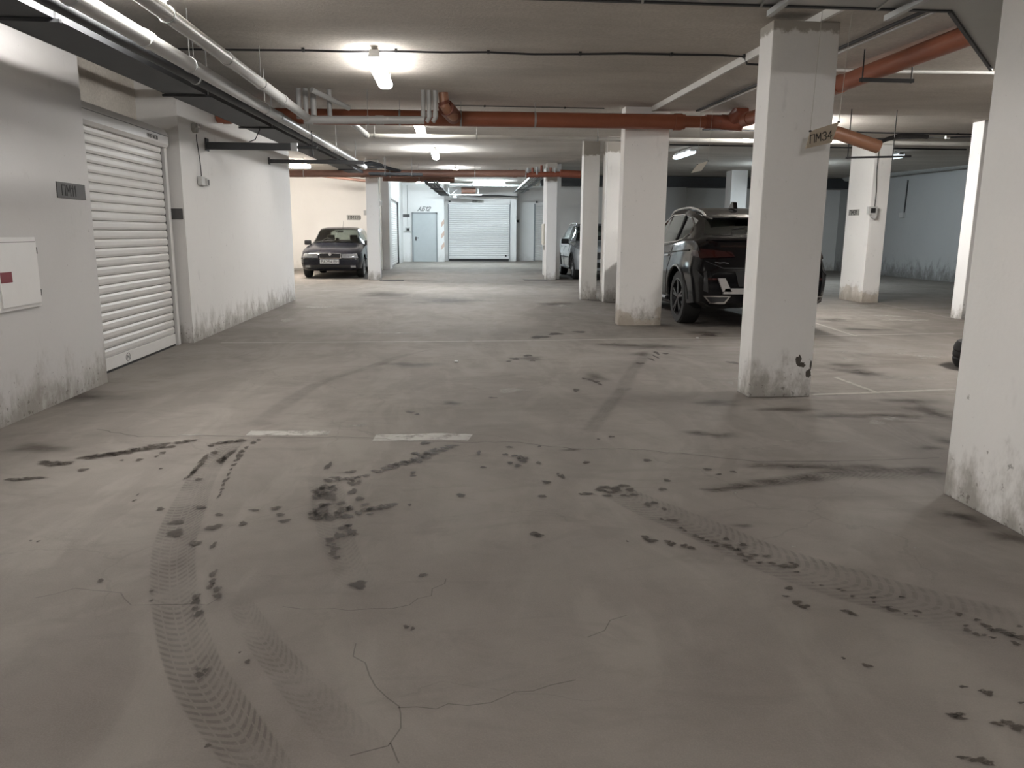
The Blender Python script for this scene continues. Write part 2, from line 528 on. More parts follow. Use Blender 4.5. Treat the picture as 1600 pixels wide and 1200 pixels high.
# ---- a small stroke alphabet for painted and printed lettering
GL = {
 'П': [[(0, 0), (0, 1), (.7, 1), (.7, 0)]], 'М': [[(0, 0), (.06, 1), (.4, .35), (.74, 1), (.8, 0)]],
 'P': [[(0, 0), (0, 1), (.5, 1), (.62, .85), (.62, .62), (.5, .48), (0, .48)]],
 'A': [[(0, 0), (.35, 1), (.7, 0)], [(.14, .35), (.56, .35)]],
 'B': [[(0, 0), (0, 1), (.45, 1), (.58, .87), (.58, .65), (.45, .53), (0, .53)], [(.45, .53), (.64, .4), (.64, .14), (.48, 0), (0, 0)]],
 'Б': [[(.6, 1), (0, 1), (0, 0), (.48, 0), (.62, .14), (.62, .4), (.48, .54), (0, .54)]],
 'H': [[(0, 0), (0, 1)], [(.65, 0), (.65, 1)], [(0, .5), (.65, .5)]],
 'З': [[(0, .85), (.15, 1), (.45, 1), (.6, .85), (.6, .66), (.42, .53), (.2, .53)], [(.42, .53), (.62, .38), (.62, .14), (.45, 0), (.14, 0), (0, .15)]],
 '0': [[(.15, 0), (0, .2), (0, .8), (.15, 1), (.45, 1), (.6, .8), (.6, .2), (.45, 0), (.15, 0)]],
 '1': [[(0, .72), (.25, 1), (.25, 0)]],
 '2': [[(0, .8), (.15, 1), (.45, 1), (.6, .82), (.6, .62), (0, 0), (.62, 0)]],
 '4': [[(.48, 0), (.48, 1), (0, .3), (.66, .3)]],
 '5': [[(.58, 1), (.08, 1), (.02, .55), (.42, .58), (.6, .42), (.6, .16), (.42, 0), (.12, 0), (0, .14)]],
 '6': [[(.55, .95), (.2, .9), (0, .5), (0, .18), (.15, 0), (.45, 0), (.6, .18), (.6, .4), (.45, .55), (.15, .55), (0, .4)]],
 '7': [[(0, 1), (.62, 1), (.2, 0)]],
 '8': [[(.15, .53), (0, .68), (0, .87), (.14, 1), (.46, 1), (.6, .87), (.6, .68), (.45, .53), (.15, .53), (0, .36), (0, .14), (.15, 0), (.45, 0), (.6, .14), (.6, .36), (.45, .53)]],
 '-': [[(.05, .45), (.45, .45)]],
}
GL['И'] = [[(0, 1), (0, 0), (.65, 1), (.65, 0)]]
GL['3'] = GL['З']
GL['Р'] = GL['P']; GL['А'] = GL['A']; GL['В'] = GL['B']; GL['Н'] = GL['H']; GL['M'] = GL['М']

def lettering(txt, h, origin, ux, uy, nrm, stroke=0.12, depth=0.002, mb=None, slant=0.0):
    """strokes of txt, cap height h, laid on a surface from origin along ux, standing along uy, raised along nrm"""
    mb = mb or MB()
    O, U, V, N = Vector(origin), Vector(ux), Vector(uy), Vector(nrm)
    x = 0.0
    for ch in txt:
        if ch == ' ':
            x += 0.45
            continue
        wd = 0
        for st in GL[ch]:
            for (a, b), (c, d) in zip(st, st[1:]):
                p = O + U * ((x + a + slant * b) * h) + V * (b * h)
                q = O + U * ((x + c + slant * d) * h) + V * (d * h)
                e = (q - p).normalized() * stroke * h * 0.35
                mb.bar(p - e, q + e, stroke * h, depth, N)
            wd = max(wd, max(p[0] for p in st))
        x += wd + 0.28
    return mb

# ------------------------------------------------------------------ the setting
def struct(name, mb, mat, parent=None):
    o = mb.build(name, mat, parent)
    if parent is None:
        o['kind'] = 'structure'
    return o

floor = struct('floor', MB().box(-8, 15.5, -8.5, 38.6, -0.25, 0), M['floor'])
y0, y1 = -8.5, 38.6
struct('ceiling', MB().prism([(y0, zc(y0)), (y1, zc(y1)), (y1, zc(y1) + .3), (y0, zc(y0) + .3)], 'x', -8, 15.5), M['ceiling'])
struct('ceiling', MB().prism([(y0 + .02, zc(y0) - .06), (10.74, zc(10.74) - .06), (10.74, zc(10.74) + .02), (y0 + .02, zc(y0) + .02)], 'x', 2.73, 15.3), M['ceiling'])
struct('trim_1', MB().prism([(3.6, zc(3.6) - .066), (10.75, zc(10.75) - .066), (10.75, zc(10.75)), (3.6, zc(3.6))], 'x', 2.705, 2.732), M['pvc_white'])

def wall(name, x0, x1, ya, yb, mat, top=None):
    t0, t1 = zc(ya) + .01, zc(yb) + .01
    b = MB().add([(x0, ya, 0), (x1, ya, 0), (x1, yb, 0), (x0, yb, 0), (x0, ya, t0), (x1, ya, t0), (x1, yb, t1), (x0, yb, t1)],
                 [(3, 2, 1, 0), (4, 5, 6, 7), (0, 1, 5, 4), (1, 2, 6, 5), (2, 3, 7, 6), (3, 0, 4, 7)])
    return struct(name, b, mat)

wall('wall_left', -3.8, -2.965, -8.3, 6.73, M['wall_old'])
wall('wall_left', -3.8, -3.45, 6.73, 9.13, M['ceiling'])  # recess above the shutter, concrete tone stands in for its shade
wall('wall_left', -3.8, -3.015, 9.13, 15.04, M['wall'])
wall('wall_left', -7.4, -7.1, 14.8, 27.3, M['wall_beige'])
wall('wall_front', -7.3, -3.8, 14.8, 15.04, M['wall_beige'])
wall('wall_back', -7.4, -2.43, 27.0, 27.6, M['wall_beige'])
wall('wall_back', -2.9, -2.2, 27.62, 28.7, M['wall_clean'])
wall('wall_left', -2.9, -2.34, 28.7, 33.2, M['wall_clean'])
wall('wall_left', -2.9, -2.2, 33.2, 35.2, M['wall_clean'])
wall('wall_back', -2.9, -0.36, 35.2, 36.6, M['wall_clean'])
wall('wall_back', -0.36, 2.95, 36.15, 36.6, M['wall_clean'])
wall('wall_back', 2.95, 6.2, 37.1, 37.5, M['wall_clean'])
wall('wall_right', 6.0, 6.2, 28.2, 37.1, M['wall_clean'])
wall('wall_right', 2.85, 3.05, 22.05, 24.6, M['wall_clean'])
wall('wall_back', 3.28, 14.4, 28.0, 28.25, M['wall_back'])
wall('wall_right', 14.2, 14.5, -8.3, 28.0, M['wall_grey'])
wall('wall_front', -3.0, 14.4, -8.4, -8.1, M['wall_clean'])
struct('baseboard_back', MB().box(-7.0, -2.43, 26.96, 27.0, 0, 0.07), M['board_grey'])

# ---- pillars
def pillar(x0, x1, ya, yb, mat, label, top=None):
    h = (top or zc(ya)) - 0.002
    o = MB().box(x0, x1, ya, yb, 0, h, 0.008).build('pillar', M[mat])
    return tag(o, label, 'pillar', 'concrete pillars of the garage')

P1 = pillar(2.362, 2.872, 5.88, 6.13, 'pillar', 'white square pillar with chipped corner, ПМ34 card hung before it', zc(6) - .06)
P2 = pillar(2.352, 2.968, 10.78, 11.02, 'pillar_patch', 'broad white pillar with tan damp patch at its foot, left of the black car')
pillar(2.51, 2.82, 15.05, 15.3, 'pillar', 'slim white pillar standing in front of the silver car')
pillar(2.865, 3.34, 14.52, 14.94, 'pillar', 'white pillar half hidden behind the damp-stained pillar')
pillar(2.605, 2.885, 21.64, 22.02, 'pillar_far', 'bluish white far pillar left of the silver car')
PL = pillar(-2.305, -1.97, 21.38, 21.75, 'pillar_far', 'grey far pillar at the right side of the dark blue car')
PB = pillar(2.472, 2.98, 2.55, 3.54, 'pillar', 'large white pillar cut by the right edge of the picture', zc(3) - .06)
PR1 = pillar(7.95, 8.285, 14.46, 15.36, 'pillar_patch', 'bright white pillar with peeling tan base and a socket box')
pillar(7.96, 8.5, 11.47, 11.74, 'pillar_clean', 'white pillar glimpsed just left of the large right-hand pillar')
pillar(8.5, 9.0, 23.6, 24.1, 'pillar_clean', 'pale pillar in the dark hall above the black car roof')
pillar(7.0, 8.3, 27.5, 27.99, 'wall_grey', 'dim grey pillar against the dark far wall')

def chip(poly_c, rx, rz, y, seed, parent):
    rnd = random.Random(seed)
    n = 14
    pl = [(poly_c[0] + rx * rnd.uniform(.6, 1.15) * math.cos(2 * math.pi * i / n), poly_c[1] + rz * rnd.uniform(.6, 1.15) * math.sin(2 * math.pi * i / n)) for i in range(n)]
    return MB().prism(pl, 'y', y - 0.003, y + 0.003).build('chipped_plaster', M['chipped'], parent)
chip((2.755, .297), .028, .05, 5.879, 1, P1)
chip((2.785, .262), .03, .025, 5.879, 2, P1)
chip((2.845, .19), .024, .04, 5.879, 3, P1)
chip((2.858, .25), .008, .05, 5.879, 5, P1)
def cable_on(name, pts, r, mat, parent):
    return MB().tube(pts, r, 6).build(name, M[mat], parent)

# ---- left roller shutter
def stack(root, x, ya, yb, za, zb, n, mat='slat', out=1, single=True, axis='x', gap=.03, bulge=1.0):
    """n curved slats between za and zb on the plane x (facing +x) or y (facing -y)"""
    ph = (zb - za) / n
    def prof():
        return [(0.0, 0.0), (0.012 * bulge, ph * .06), (0.019 * bulge, ph * .3), (0.019 * bulge, ph * .7), (0.010, ph * (.96 - gap)), (0.0, ph * (1 - gap)), (-0.008, ph * (1 - gap)), (-0.008, 0)]
    if single:
        if axis == 'x':
            me = MB().prism([(a, b) for a, b in prof()], 'y', 0, yb - ya).mesh('slat', M[mat])
        for i in range(n):
            o = bpy.data.objects.new('slat', me)
            COL.objects.link(o)
            o.parent = root
            o.location = (x - root.location.x, ya - root.location.y, za + i * ph)
            if i % 3 == 1:
                o.location.x += 0.0015
    else:
        b = MB()
        for i in range(n):
            if axis == 'x':
                b.prism([(x + a, za + i * ph + c) for a, c in prof()], 'y', ya, yb)
            else:
                b.prism([(x - a, za + i * ph + c) for a, c in prof()], 'x', ya, yb)
        bb = MB()
        bb.box(x - .03, x - .012, ya, yb, za, zb) if axis == 'x' else bb.box(ya, yb, x + .012, x + .03, za, zb)
        bo = bb.build('slat_joint_backing', M['frame_grey'], root)
        bo.location = -Vector(root.location)
        o = b.build('slats', M[mat], root)
        o.location = -Vector(root.location)
        o['kind'] = 'stuff'

d1 = thing('door_1', 'white roller shutter with shutter box in the near left wall', None, (-3.17, 6.75, 0), kind='structure')
stack(d1, -3.17, 6.75, 8.93, 0.135, 2.19, 25)
R_ = (-3.17, 6.75, 0)
def rel(mb, name, mat, root):
    o = mb.build(name, M[mat] if isinstance(mat, str) else mat, root)
    o.location = -Vector(root.location)
    return o
rel(MB().box(-3.18, -3.145, 6.75, 8.93, 0.022, 0.135, .004), 'bottom_rail', 'white_metal', d1)
rel(MB().box(-3.18, -3.15, 6.75, 8.93, 0.0, 0.022), 'rubber_seal', 'rubber', d1)
rel(MB().box(-3.20, -3.165, 8.93, 8.975, 0.0, 2.2), 'guide_gap', 'black', d1)
rel(MB().box(-3.20, -3.13, 8.975, 9.05, 0.0, 2.36, .004), 'guide_rail', 'white_metal', d1)
sb = rel(MB().prism([(-3.44, 2.17), (-3.11, 2.17), (-3.085, 2.20), (-3.085, 2.30), (-3.12, 2.36), (-3.44, 2.36)], 'y', 6.75, 9.0), 'shutter_box', 'white_metal', d1)
rel(MB().box(-3.088, -3.082, 6.75, 9.0, 2.285, 2.292), 'box_seam', 'ink_grey', d1)
rel(lettering('РИ 87 66 38', 0.034, (-3.083, 8.40, 2.222), (0, 1, 0), (0, 0, 1), (1, 0, 0), .2), 'printed_lettering', 'ink_grey', d1)
lk = MB()
for k in range(16):
    t0, t1 = 2 * math.pi * k / 16, 2 * math.pi * (k + 1) / 16
    lk.bar((-3.1435, 7.62 + .05 * math.cos(t0), .078 + .038 * math.sin(t0)), (-3.1435, 7.62 + .05 * math.cos(t1), .078 + .038 * math.sin(t1)), .005, .002, (1, 0, 0))
for p, q in (((-.03, -.02), (-.01, .02)), ((-.01, .02), (.005, -.005)), ((.005, -.005), (.02, .02)), ((.02, .02), (.032, -.02))):
    lk.bar((-3.1435, 7.62 + p[0], .078 + p[1]), (-3.1435, 7.62 + q[0], .078 + q[1]), .006, .002, (1, 0, 0))
rel(lk, 'round_emblem', 'ink_grey', d1)

# ---- far doors
d2 = thing('door_2', 'grey steel door with lever handle in the far wall', None, (-1.24, 35.2, 0), kind='structure')
fr = MB()
fr.box(-1.80, -1.735, 35.12, 35.22, 0, 2.17).box(-.735, -.67, 35.12, 35.22, 0, 2.17).box(-1.80, -.67, 35.12, 35.22, 2.105, 2.17)
rel(fr, 'door_frame', 'frame_grey', d2)
rel(MB().box(-1.735, -.735, 35.14, 35.2, 0.01, 2.105), 'door_leaf', 'grey_metal', d2)
hd = rel(MB().box(-1.655, -1.60, 35.125, 35.142, 0.93, 1.10, .004), 'handle_plate', 'black', d2)
rel(MB().bar((-1.63, 35.10, 1.05), (-1.50, 35.10, 1.05), .02, .022).bar((-1.63, 35.14, 1.05), (-1.63, 35.10, 1.05), .02, .02), 'handle', 'black', d2)

d3 = thing('door_3', 'wide white roller shutter at the end of the aisle', None, (1.2, 36.15, 0), kind='structure')
stack(d3, 36.12, -.16, 2.60, 0.16, 2.58, 26, mat='slat_far', single=False, axis='y', gap=.09, bulge=1.2)
rel(MB().box(-.16, 2.60, 36.085, 36.13, 0.0, 0.115), 'rubber_seal', 'rubber', d3)
rel(MB().box(-.16, 2.60, 36.09, 36.13, 0.115, 0.16), 'bottom_rail', 'white_metal', d3)
for xa, xb in ((-.20, -.16), (2.60, 2.64)):
    rel(MB().box(xa, xb, 36.07, 36.15, 0, 2.62), 'guide_rail', 'frame_grey', d3)
rel(MB().box(-.2, 2.64, 36.05, 36.15, 2.58, 2.66), 'shutter_box', 'white_metal', d3)
rel(MB().box(2.42, 2.50, 36.075, 36.095, .22, .29), 'lock', 'black', d3)
rel(MB().tube([(-.12, 36.04, 2.72), (-.12, 36.04, 2.66)], .05, 10), 'motor_cap', 'black', d3)

d4 = thing('door_4', 'white roller shutter partly hidden at the far right of the aisle', None, (4.6, 37.1, 0), kind='structure')
stack(d4, 37.07, 3.92, 5.7, 0.02, 2.62, 31, single=False, axis='y')
rel(MB().box(3.86, 3.92, 37.02, 37.1, 0, 2.66), 'guide_rail', 'frame_grey', d4)
rel(MB().box(3.1, 5.7, 37.0, 37.1, 2.78, 2.86), 'shutter_box', 'white_metal', d4)
rel(MB().tube([(3.98, 37.02, 2.78), (3.98, 37.02, 2.70)], .05, 10), 'motor_cap', 'black', d4)

d5 = thing('door_5', 'white roller shutter seen edge-on in the far left passage wall', None, (-2.34, 31, 0), kind='structure')
stack(d5, -2.31, 28.8, 33.0, 0.05, 2.5, 29, single=False, axis='x')
rel(MB().box(-2.34, -2.25, 32.95, 33.15, 0, 2.6), 'guide_rail', 'black', d5)
rel(MB().box(-2.34, -2.2, 28.72, 33.15, 2.5, 2.75), 'shutter_box', 'white_metal', d5)

# faded warning stripes painted on the pier beside the far shutter
for i, zz in enumerate((.62, 1.12, 1.62)):
    o = MB().prism([(-.50, zz - .10), (-.365, zz + .06), (-.365, zz + .26), (-.50, zz + .10)], 'y', 35.196, 35.2).build('warning_stripe', M['peach'])
    tag(o, ('lowest', 'middle', 'uppermost')[i] + ' faded peach warning stripe on the pier left of the far shutter', 'stripe', 'warning stripes on the far pier')

# ------------------------------------------------------------------ lamps
def tube_lamp(x, y, L, col, strength, label, rz=0.0, drop=0.085, group='fluorescent ceiling lamps'):
    z = zc(y) - drop
    t = thing('ceiling_light', label, 'lamp', (x, y, z), rz, group)
    h = L / 2
    MB().prism([(-.05, 0), (.05, 0), (.04, .045), (-.04, .045)], 'y', -h, h).build('housing', M['box_grey'], t)
    dm = MB().prism([(-.062, -.001), (-.075, -.035), (-.064, -.07), (-.03, -.085), (.03, -.085), (.064, -.07), (.075, -.035), (.062, -.001)], 'y', -h, h)
    dm.build('diffuser', lamp_mat('lit diffuser', col, strength), t)
    for yy in (-h - .004, h - .012):
        MB().prism([(-.052, .002), (-.06, -.02), (.06, -.02), (.052, .002)], 'y', yy, yy + .016).build('end_cap', M['box_grey'], t)
    for yy in (-h * .6, h * .6):
        MB().box(-.012, .012, yy - .012, yy + .012, .045, drop).build('bracket', M['rod'], t)
    for sx in (-1, 1):
        for yy in (-h * .5, h * .5):
            MB().box(sx * .074 - .004, sx * .074 + .004, yy - .02, yy + .02, -.03, .012).build('clip', M['rod'], t)
    return t
NEUT, COOL, WARM = (1.0, .97, .93), (.80, .93, 1.0), (1.0, .93, .84)
tube_lamp(-1.84, 4.78, 1.2, (1, .97, .93), L0, 'fluorescent ceiling lamp just out of view above the left pipes')
tube_lamp(-.69, 8.0, 1.2, NEUT, L1, 'nearest glaring fluorescent ceiling lamp over the aisle')
tube_lamp(-.50, 12.7, 1.28, NEUT, L2, 'glaring ceiling lamp just below the orange pipe, second along the aisle')
tube_lamp(-.37, 17.9, 1.28, (.93, .97, 1.0), L3, 'ceiling lamp third along the aisle, lighting bluish ceiling patches')
tube_lamp(.1, 24.2, 1.28, (.95, .97, 1.0), L4, 'far aisle lamp glimpsed above the far brown pipe')
tube_lamp(-.75, 31.3, 1.28, COOL, L5, 'cool ceiling lamp in front of the far grey door', math.pi / 2)
tube_lamp(1.5, 32.2, 1.28, COOL, L5, 'cool ceiling lamp in front of the far wide shutter', math.pi / 2)
tube_lamp(-4.6, 22.6, 1.28, WARM, L6, 'warm ceiling lamp above the dark blue car', math.pi / 2)
tube_lamp(5.35, 12.3, 1.28, NEUT, L7, 'ceiling lamp of the right hall hidden behind the chipped pillar')
tube_lamp(.3, -2.6, 1.28, NEUT, L8, 'added fill lamp over the aisle behind the viewer')  # unseen lamp added to brighten the near floor and pillar fronts
tube_lamp(6.2, 6.6, 1.28, NEUT, L9, 'added fill lamp of the right hall, out of view beyond the large pillar')  # added out of view to brighten the right bays
for lx, ly, ll in ((5.0, 16.9, 'small unlit lamp with added faint glow above the black car, left of the chipped pillar'), (9.6, 17.0, 'small unlit lamp with added faint glow on the ceiling right of the bright pillar')):
    tube_lamp(lx, ly, 1.2, COOL, .35, ll)  # unlit fixtures; weak emission only whitens their diffusers
tube_lamp(8.9, 20.6, 1.28, COOL, L10, 'added fill lamp far back in the right hall, hidden by the chipped pillar')  # added behind the pillar to brighten the back of the hall

# ------------------------------------------------------------------ pipes and their hangers
def pipe(name, label, pts, r, mat, hang=(), collars=(), cat='pipe', group=None, smooth=True):
    t = thing(name, label, cat, pts[0], 0, group)
    o0 = Vector(pts[0])
    L = [Vector(p) - o0 for p in pts]
    MB().tube(L, r, 16).build('run', M[mat], t, smooth)
    for k in hang:                                       # k = parameter along the first..last point
        p = L[0].lerp(L[-1], k)
        y = p.y + o0.y
        top = zc(y) - o0.z
        MB().tube([(p.x, p.y, top), (p.x, p.y, p.z + r)], .004, 6).build('hanger', M['rod'], t)
        d = (L[-1] - L[0]).normalized()
        MB().tube([p - d * .012, p + d * .012], r + .006, 16).build('clamp', M['zinc'], t, True)
    for k in collars:
        p = L[0].lerp(L[-1], k)
        d = (L[-1] - L[0]).normalized()
        MB().tube([p - d * .05, p + d * .05], r * 1.12, 16).build('collar', M[mat], t, True)
    return t
def za(y): return 2.47 + .0187 * (y - 4.55)

pipe('drain_pipe', 'long grey pipe running along the left side under the ceiling',
     [(-1.95, 1.2, za(1.2)), (-1.95, 18.1, za(18.1))], .052, 'pvc_grey', hang=(.19, .30, .44, .58, .74, .9), collars=(.25, .48, .72, .93))
pipe('drain_pipe', 'upper grey pipe slanting down to the three left stubs',
     [(-1.72, 3.2, 2.55), (-1.72, 9.72, 2.62)], .048, 'pvc_grey', hang=(.3, .66), collars=(.5, .8))
gp = pipe('drain_pipe', 'grey cross pipe below the near orange pipe, ending in three stubs',
     [(-1.74, 9.8, 2.60), (-.33, 9.8, 2.62)], .047, 'pvc_grey', hang=(.52,), collars=(.02, .62))
for dx in (1.40, 1.47, 1.545):
    MB().tube([(dx, .0, zc(9.8) - 2.60), (dx, 0, .05), (dx - .03, -.01, .0)], .027, 12).build('riser', M['pvc_grey'], gp, True)
    MB().tube([(dx, 0, .12), (dx, 0, .06)], .033, 12).build('collar', M['pvc_grey'], gp, True)
for i, (x, zb) in enumerate(((-1.83, 2.62), (-1.745, 2.66), (-1.655, 2.66))):
    pipe('riser_pipe', ('left', 'middle', 'right')[i] + ' one of three short grey risers left of the nearest lamp', [(x, 9.86, zc(9.86)), (x, 9.86, zb)], .03 if i != 2 else .036, 'pvc_grey', group='short grey riser pipes')
pipe('riser_pipe', 'short grey collared riser standing alone right of the three risers', [(-1.47, 9.9, zc(9.9)), (-1.47, 9.9, 2.62)], .026, 'pvc_grey', collars=(.3, .6, .85))
pipe('drain_pipe', 'stub of grey pipe slanting down beside the lone riser', [(-1.62, 9.55, 2.90), (-1.25, 10.0, 2.77)], .03, 'pvc_grey')
pipe('drain_pipe', 'short grey pipe leading back to the thin white cross pipe', [(-1.36, 10.80, 2.74), (-1.30, 12.46, 2.75)], .042, 'pvc_grey', hang=(.95,))
pipe('conduit', 'thin white cross pipe spanning the hall behind the orange pipe',
     [(-1.3, 12.52, 2.745), (9.6, 12.52, 2.775)], .034, 'pvc_white', hang=(.01, .155, .33, .6), collars=(.55,))

op = pipe('drain_pipe', 'thick orange pipe crossing the hall in front of the damp-stained pillar',
     [(-3.0, 10.6, 2.745), (3.12, 10.6, 2.765)], .098, 'orange', hang=(.38, .51, .67), collars=(.02, .985))
MB().tube([(6.1, 0, .025), (6.62, 0, .03)], .078, 16).build('reducer', M['orange'], op, True)
MB().tube([(6.40, 0, .03), (6.62, 0, .03)], .092, 16).build('collar', M['orange_dark'], op, True)
MB().tube([(6.62, 0, .03), (6.9, -.05, .01)], .10, 16).build('tee', M['orange_dark'], op, True)
MB().tube([(6.76, .02, .03), (6.78, -.16, .10), (6.8, -.3, .16)], .09, 16).build('elbow', M['orange_dark'], op, True)
el = pipe('drain_pipe', 'tan drain bend dropping from the ceiling into the orange pipe',
     [(-.10, 9.95, zc(9.95)), (-.09, 9.96, 2.82), (-.04, 10.08, 2.76), (.03, 10.25, 2.73)], .062, 'copper', collars=())
MB().tube([(.0, .005, -.10), (.012, .012, -.135)], .072, 16).build('collar', M['orange_dark'], el, True)
MB().tube([(.03, .08, -.16), (.13, .48, -.21)], .098, 16).build('branch_socket', M['orange_dark'], el, True)

pipe('drain_pipe', 'orange pipe running towards the viewer above the right bays',
     [(3.76, 10.1, 2.73), (3.75, 4.7, 2.715)], .078, 'orange', hang=(), collars=(.03, .46))
pipe('drain_pipe', 'short tan pipe end dropping right behind the ПМ34 card',
     [(4.02, 10.3, 2.71), (5.05, 10.2, 2.61), (5.64, 10.2, 2.44)], .085, 'copper', collars=())
tz = thing('pipe_hanger', 'black trapeze hanger under the right orange pipe', 'hanger', (3.75, 6.75, 2.60))
MB().bar((-.24, 0, 0), (.24, 0, 0), .03, .03).build('crossbar', M['cable'], tz)
for sx in (-.22, .22):
    MB().tube([(sx, 0, -.02), (sx, 0, zc(6.75) - .06 - 2.60)], .006, 6).build('rod', M['cable'], tz)
tz = thing('pipe_hanger', 'black trapeze hanger under the orange pipe end near the bright pillar', 'hanger', (5.35, 10.2, 2.295))
MB().bar((-.15, 0, 0), (.75, 0, .03), .025, .025).build('crossbar', M['cable'], tz)
for sx in (-.12, .5):
    MB().tube([(sx, 0, -.02), (sx, 0, zc(10.2) - .06 - 2.295)], .006, 6).build('rod', M['cable'], tz)
tz = thing('pipe_hanger', 'bracket below the junction of the orange pipes', 'hanger', (3.95, 10.0, 2.55))
MB().bar((-.08, 0, -.03), (.35, -.2, .02), .03, .03).build('crossbar', M['cable'], tz)
MB().tube([(-.06, 0, -.06), (-.06, 0, .1)], .008, 6).build('bolt', M['cable'], tz)
MB().tube([(.3, -.18, .0), (.3, -.18, zc(9.8) - .06 - 2.55)], .006, 6).build('rod', M['cable'], tz)

pipe('drain_pipe', 'brown pipe crossing the far aisle in front of the dark blue car bay',
     [(-6.9, 20.85, 2.72), (1.92, 20.85, 2.83)], .092, 'brown', hang=(.35, .6, .85), collars=(.52, .78, .97))
vb = thing('valve_group', 'rusty valves and fittings on top of the far bluish pillar', 'valve', (2.45, 20.9, 2.80))
rnd = random.Random(4)
for k in range(7):
    x = -.45 + k * .12
    MB().tube([(x, rnd.uniform(-.05, .05), .0), (x, 0, .22 + rnd.uniform(-.05, .05))], .035, 10).build('fitting', M['orange_dark'] if k % 2 else M['zinc'], vb, True)
MB().tube([(-.5, 0, 0), (.45, 0, .03)], .07, 12).build('manifold', M['orange_dark'], vb, True)
MB().tube([(.4, 0, .05), (.95, 0, .03)], .10, 12).build('pipe_end', M['orange_dark'], vb, True)
pipe('drain_pipe', 'second brown pipe lower behind the grey far pillar',
     [(-1.95, 22.6, 2.80), (.05, 22.9, 2.80)], .10, 'brown', collars=(.35,), hang=(.5,))
pipe('drain_pipe', 'thin brown pipe slanting along the ceiling above the dark blue car',
     [(-4.2, 24.5, 2.98), (-2.3, 23.5, 2.74)], .04, 'brown', collars=(.98,))
for i, (ya_, x_) in enumerate(((10.5, 3.2), (9.0, 3.2))):
    if i == 0:
        pipe('conduit', 'dark conduit running along the ceiling above the right orange pipe', [(3.22, 10.4, 2.88), (3.22, 5.05, 2.78)], .014, 'cable', cat='conduit')
pipe('conduit', 'pale conduit running beside the dark ceiling conduit', [(3.26, 10.4, 2.865), (3.26, 5.05, 2.765)], .011, 'pvc_grey', cat='conduit')

# white cross conduits at the right
pipe('conduit', 'bright white conduit across the ceiling right of the chipped pillar', [(3.35, 7.55, 2.838), (4.2, 7.55, 2.838), (5.0, 7.5, 2.838), (5.55, 7.5, 2.838), (5.8, 7.42, 2.83)], .016, 'pvc_white', cat='conduit')
def black_cable(label, pts, r=.009, name='cable'):
    t = thing(name, label, 'cable', pts[0])
    o0 = Vector(pts[0])
    MB().tube([Vector(p) - o0 for p in pts], r, 6).build('run', M['cable'], t, True)
    for k in range(1, len(pts) - 1, 2):
        p = Vector(pts[k]) - o0
        MB().box(p.x - .012, p.x + .012, p.y - .02, p.y + .02, p.z - .012, p.z + .02).build('clip', M['black'], t)
    return t
rnd = random.Random(11)
cb = []
x = -2.6
while x < 2.7:
    cb.append((x, 7.6 - .055 * (x + 2) + rnd.uniform(-.012, .012), zc(7.5) - .015 - rnd.uniform(0, .012)))
    x += .42
cb.append((2.70, 7.36, zc(7.36) - .02)); cb.append((2.72, 7.33, zc(7.3) - .09)); cb.append((2.9, 7.3, zc(7.3) - .10))
black_cable('black cable clipped across the ceiling in front of the nearest lamp', cb, .010)
black_cable('thin black cable across the ceiling just beyond the orange cross pipe', [(-.1 + k * .55, 10.98, zc(10.98) - .008) for k in range(5)], .006)
black_cable('upper black cable across the ceiling of the right hall', [(4.2 + k * .9, 13.2, zc(13.2) - .015) for k in range(7)], .013)
black_cable('lower black cable across the ceiling of the right hall', [(4.4 + k * .9, 15.9, zc(15.9) - .015) for k in range(8)], .015)
black_cable('black cable slanting across the right hall ceiling', [(6.2, 15.2, zc(15.2) - .02), (7.6, 14.2, zc(14.2) - .02), (10.5, 12.9, zc(12.9) - .02)], .014)
fx = thing('flexible_pipe', 'black insulated hose with bare tip above the bright pillar', 'hose', (5.75, 10.3, 2.52))
MB().tube([(-.1, 0, -.03), (.05, 0, .03), (.2, 0, .075), (.38, 0, .085), (.62, 0, .07)], .028, 12).build('hose', M['cable'], fx, True)
MB().tube([(.6, 0, .07), (.9, 0, .07)], .008, 8).build('bare_tube', M['zinc'], fx, True)
MB().tube([(.87, 0, .07), (.93, 0, .07)], .018, 8).build('end_nut', M['chrome'], fx, True)

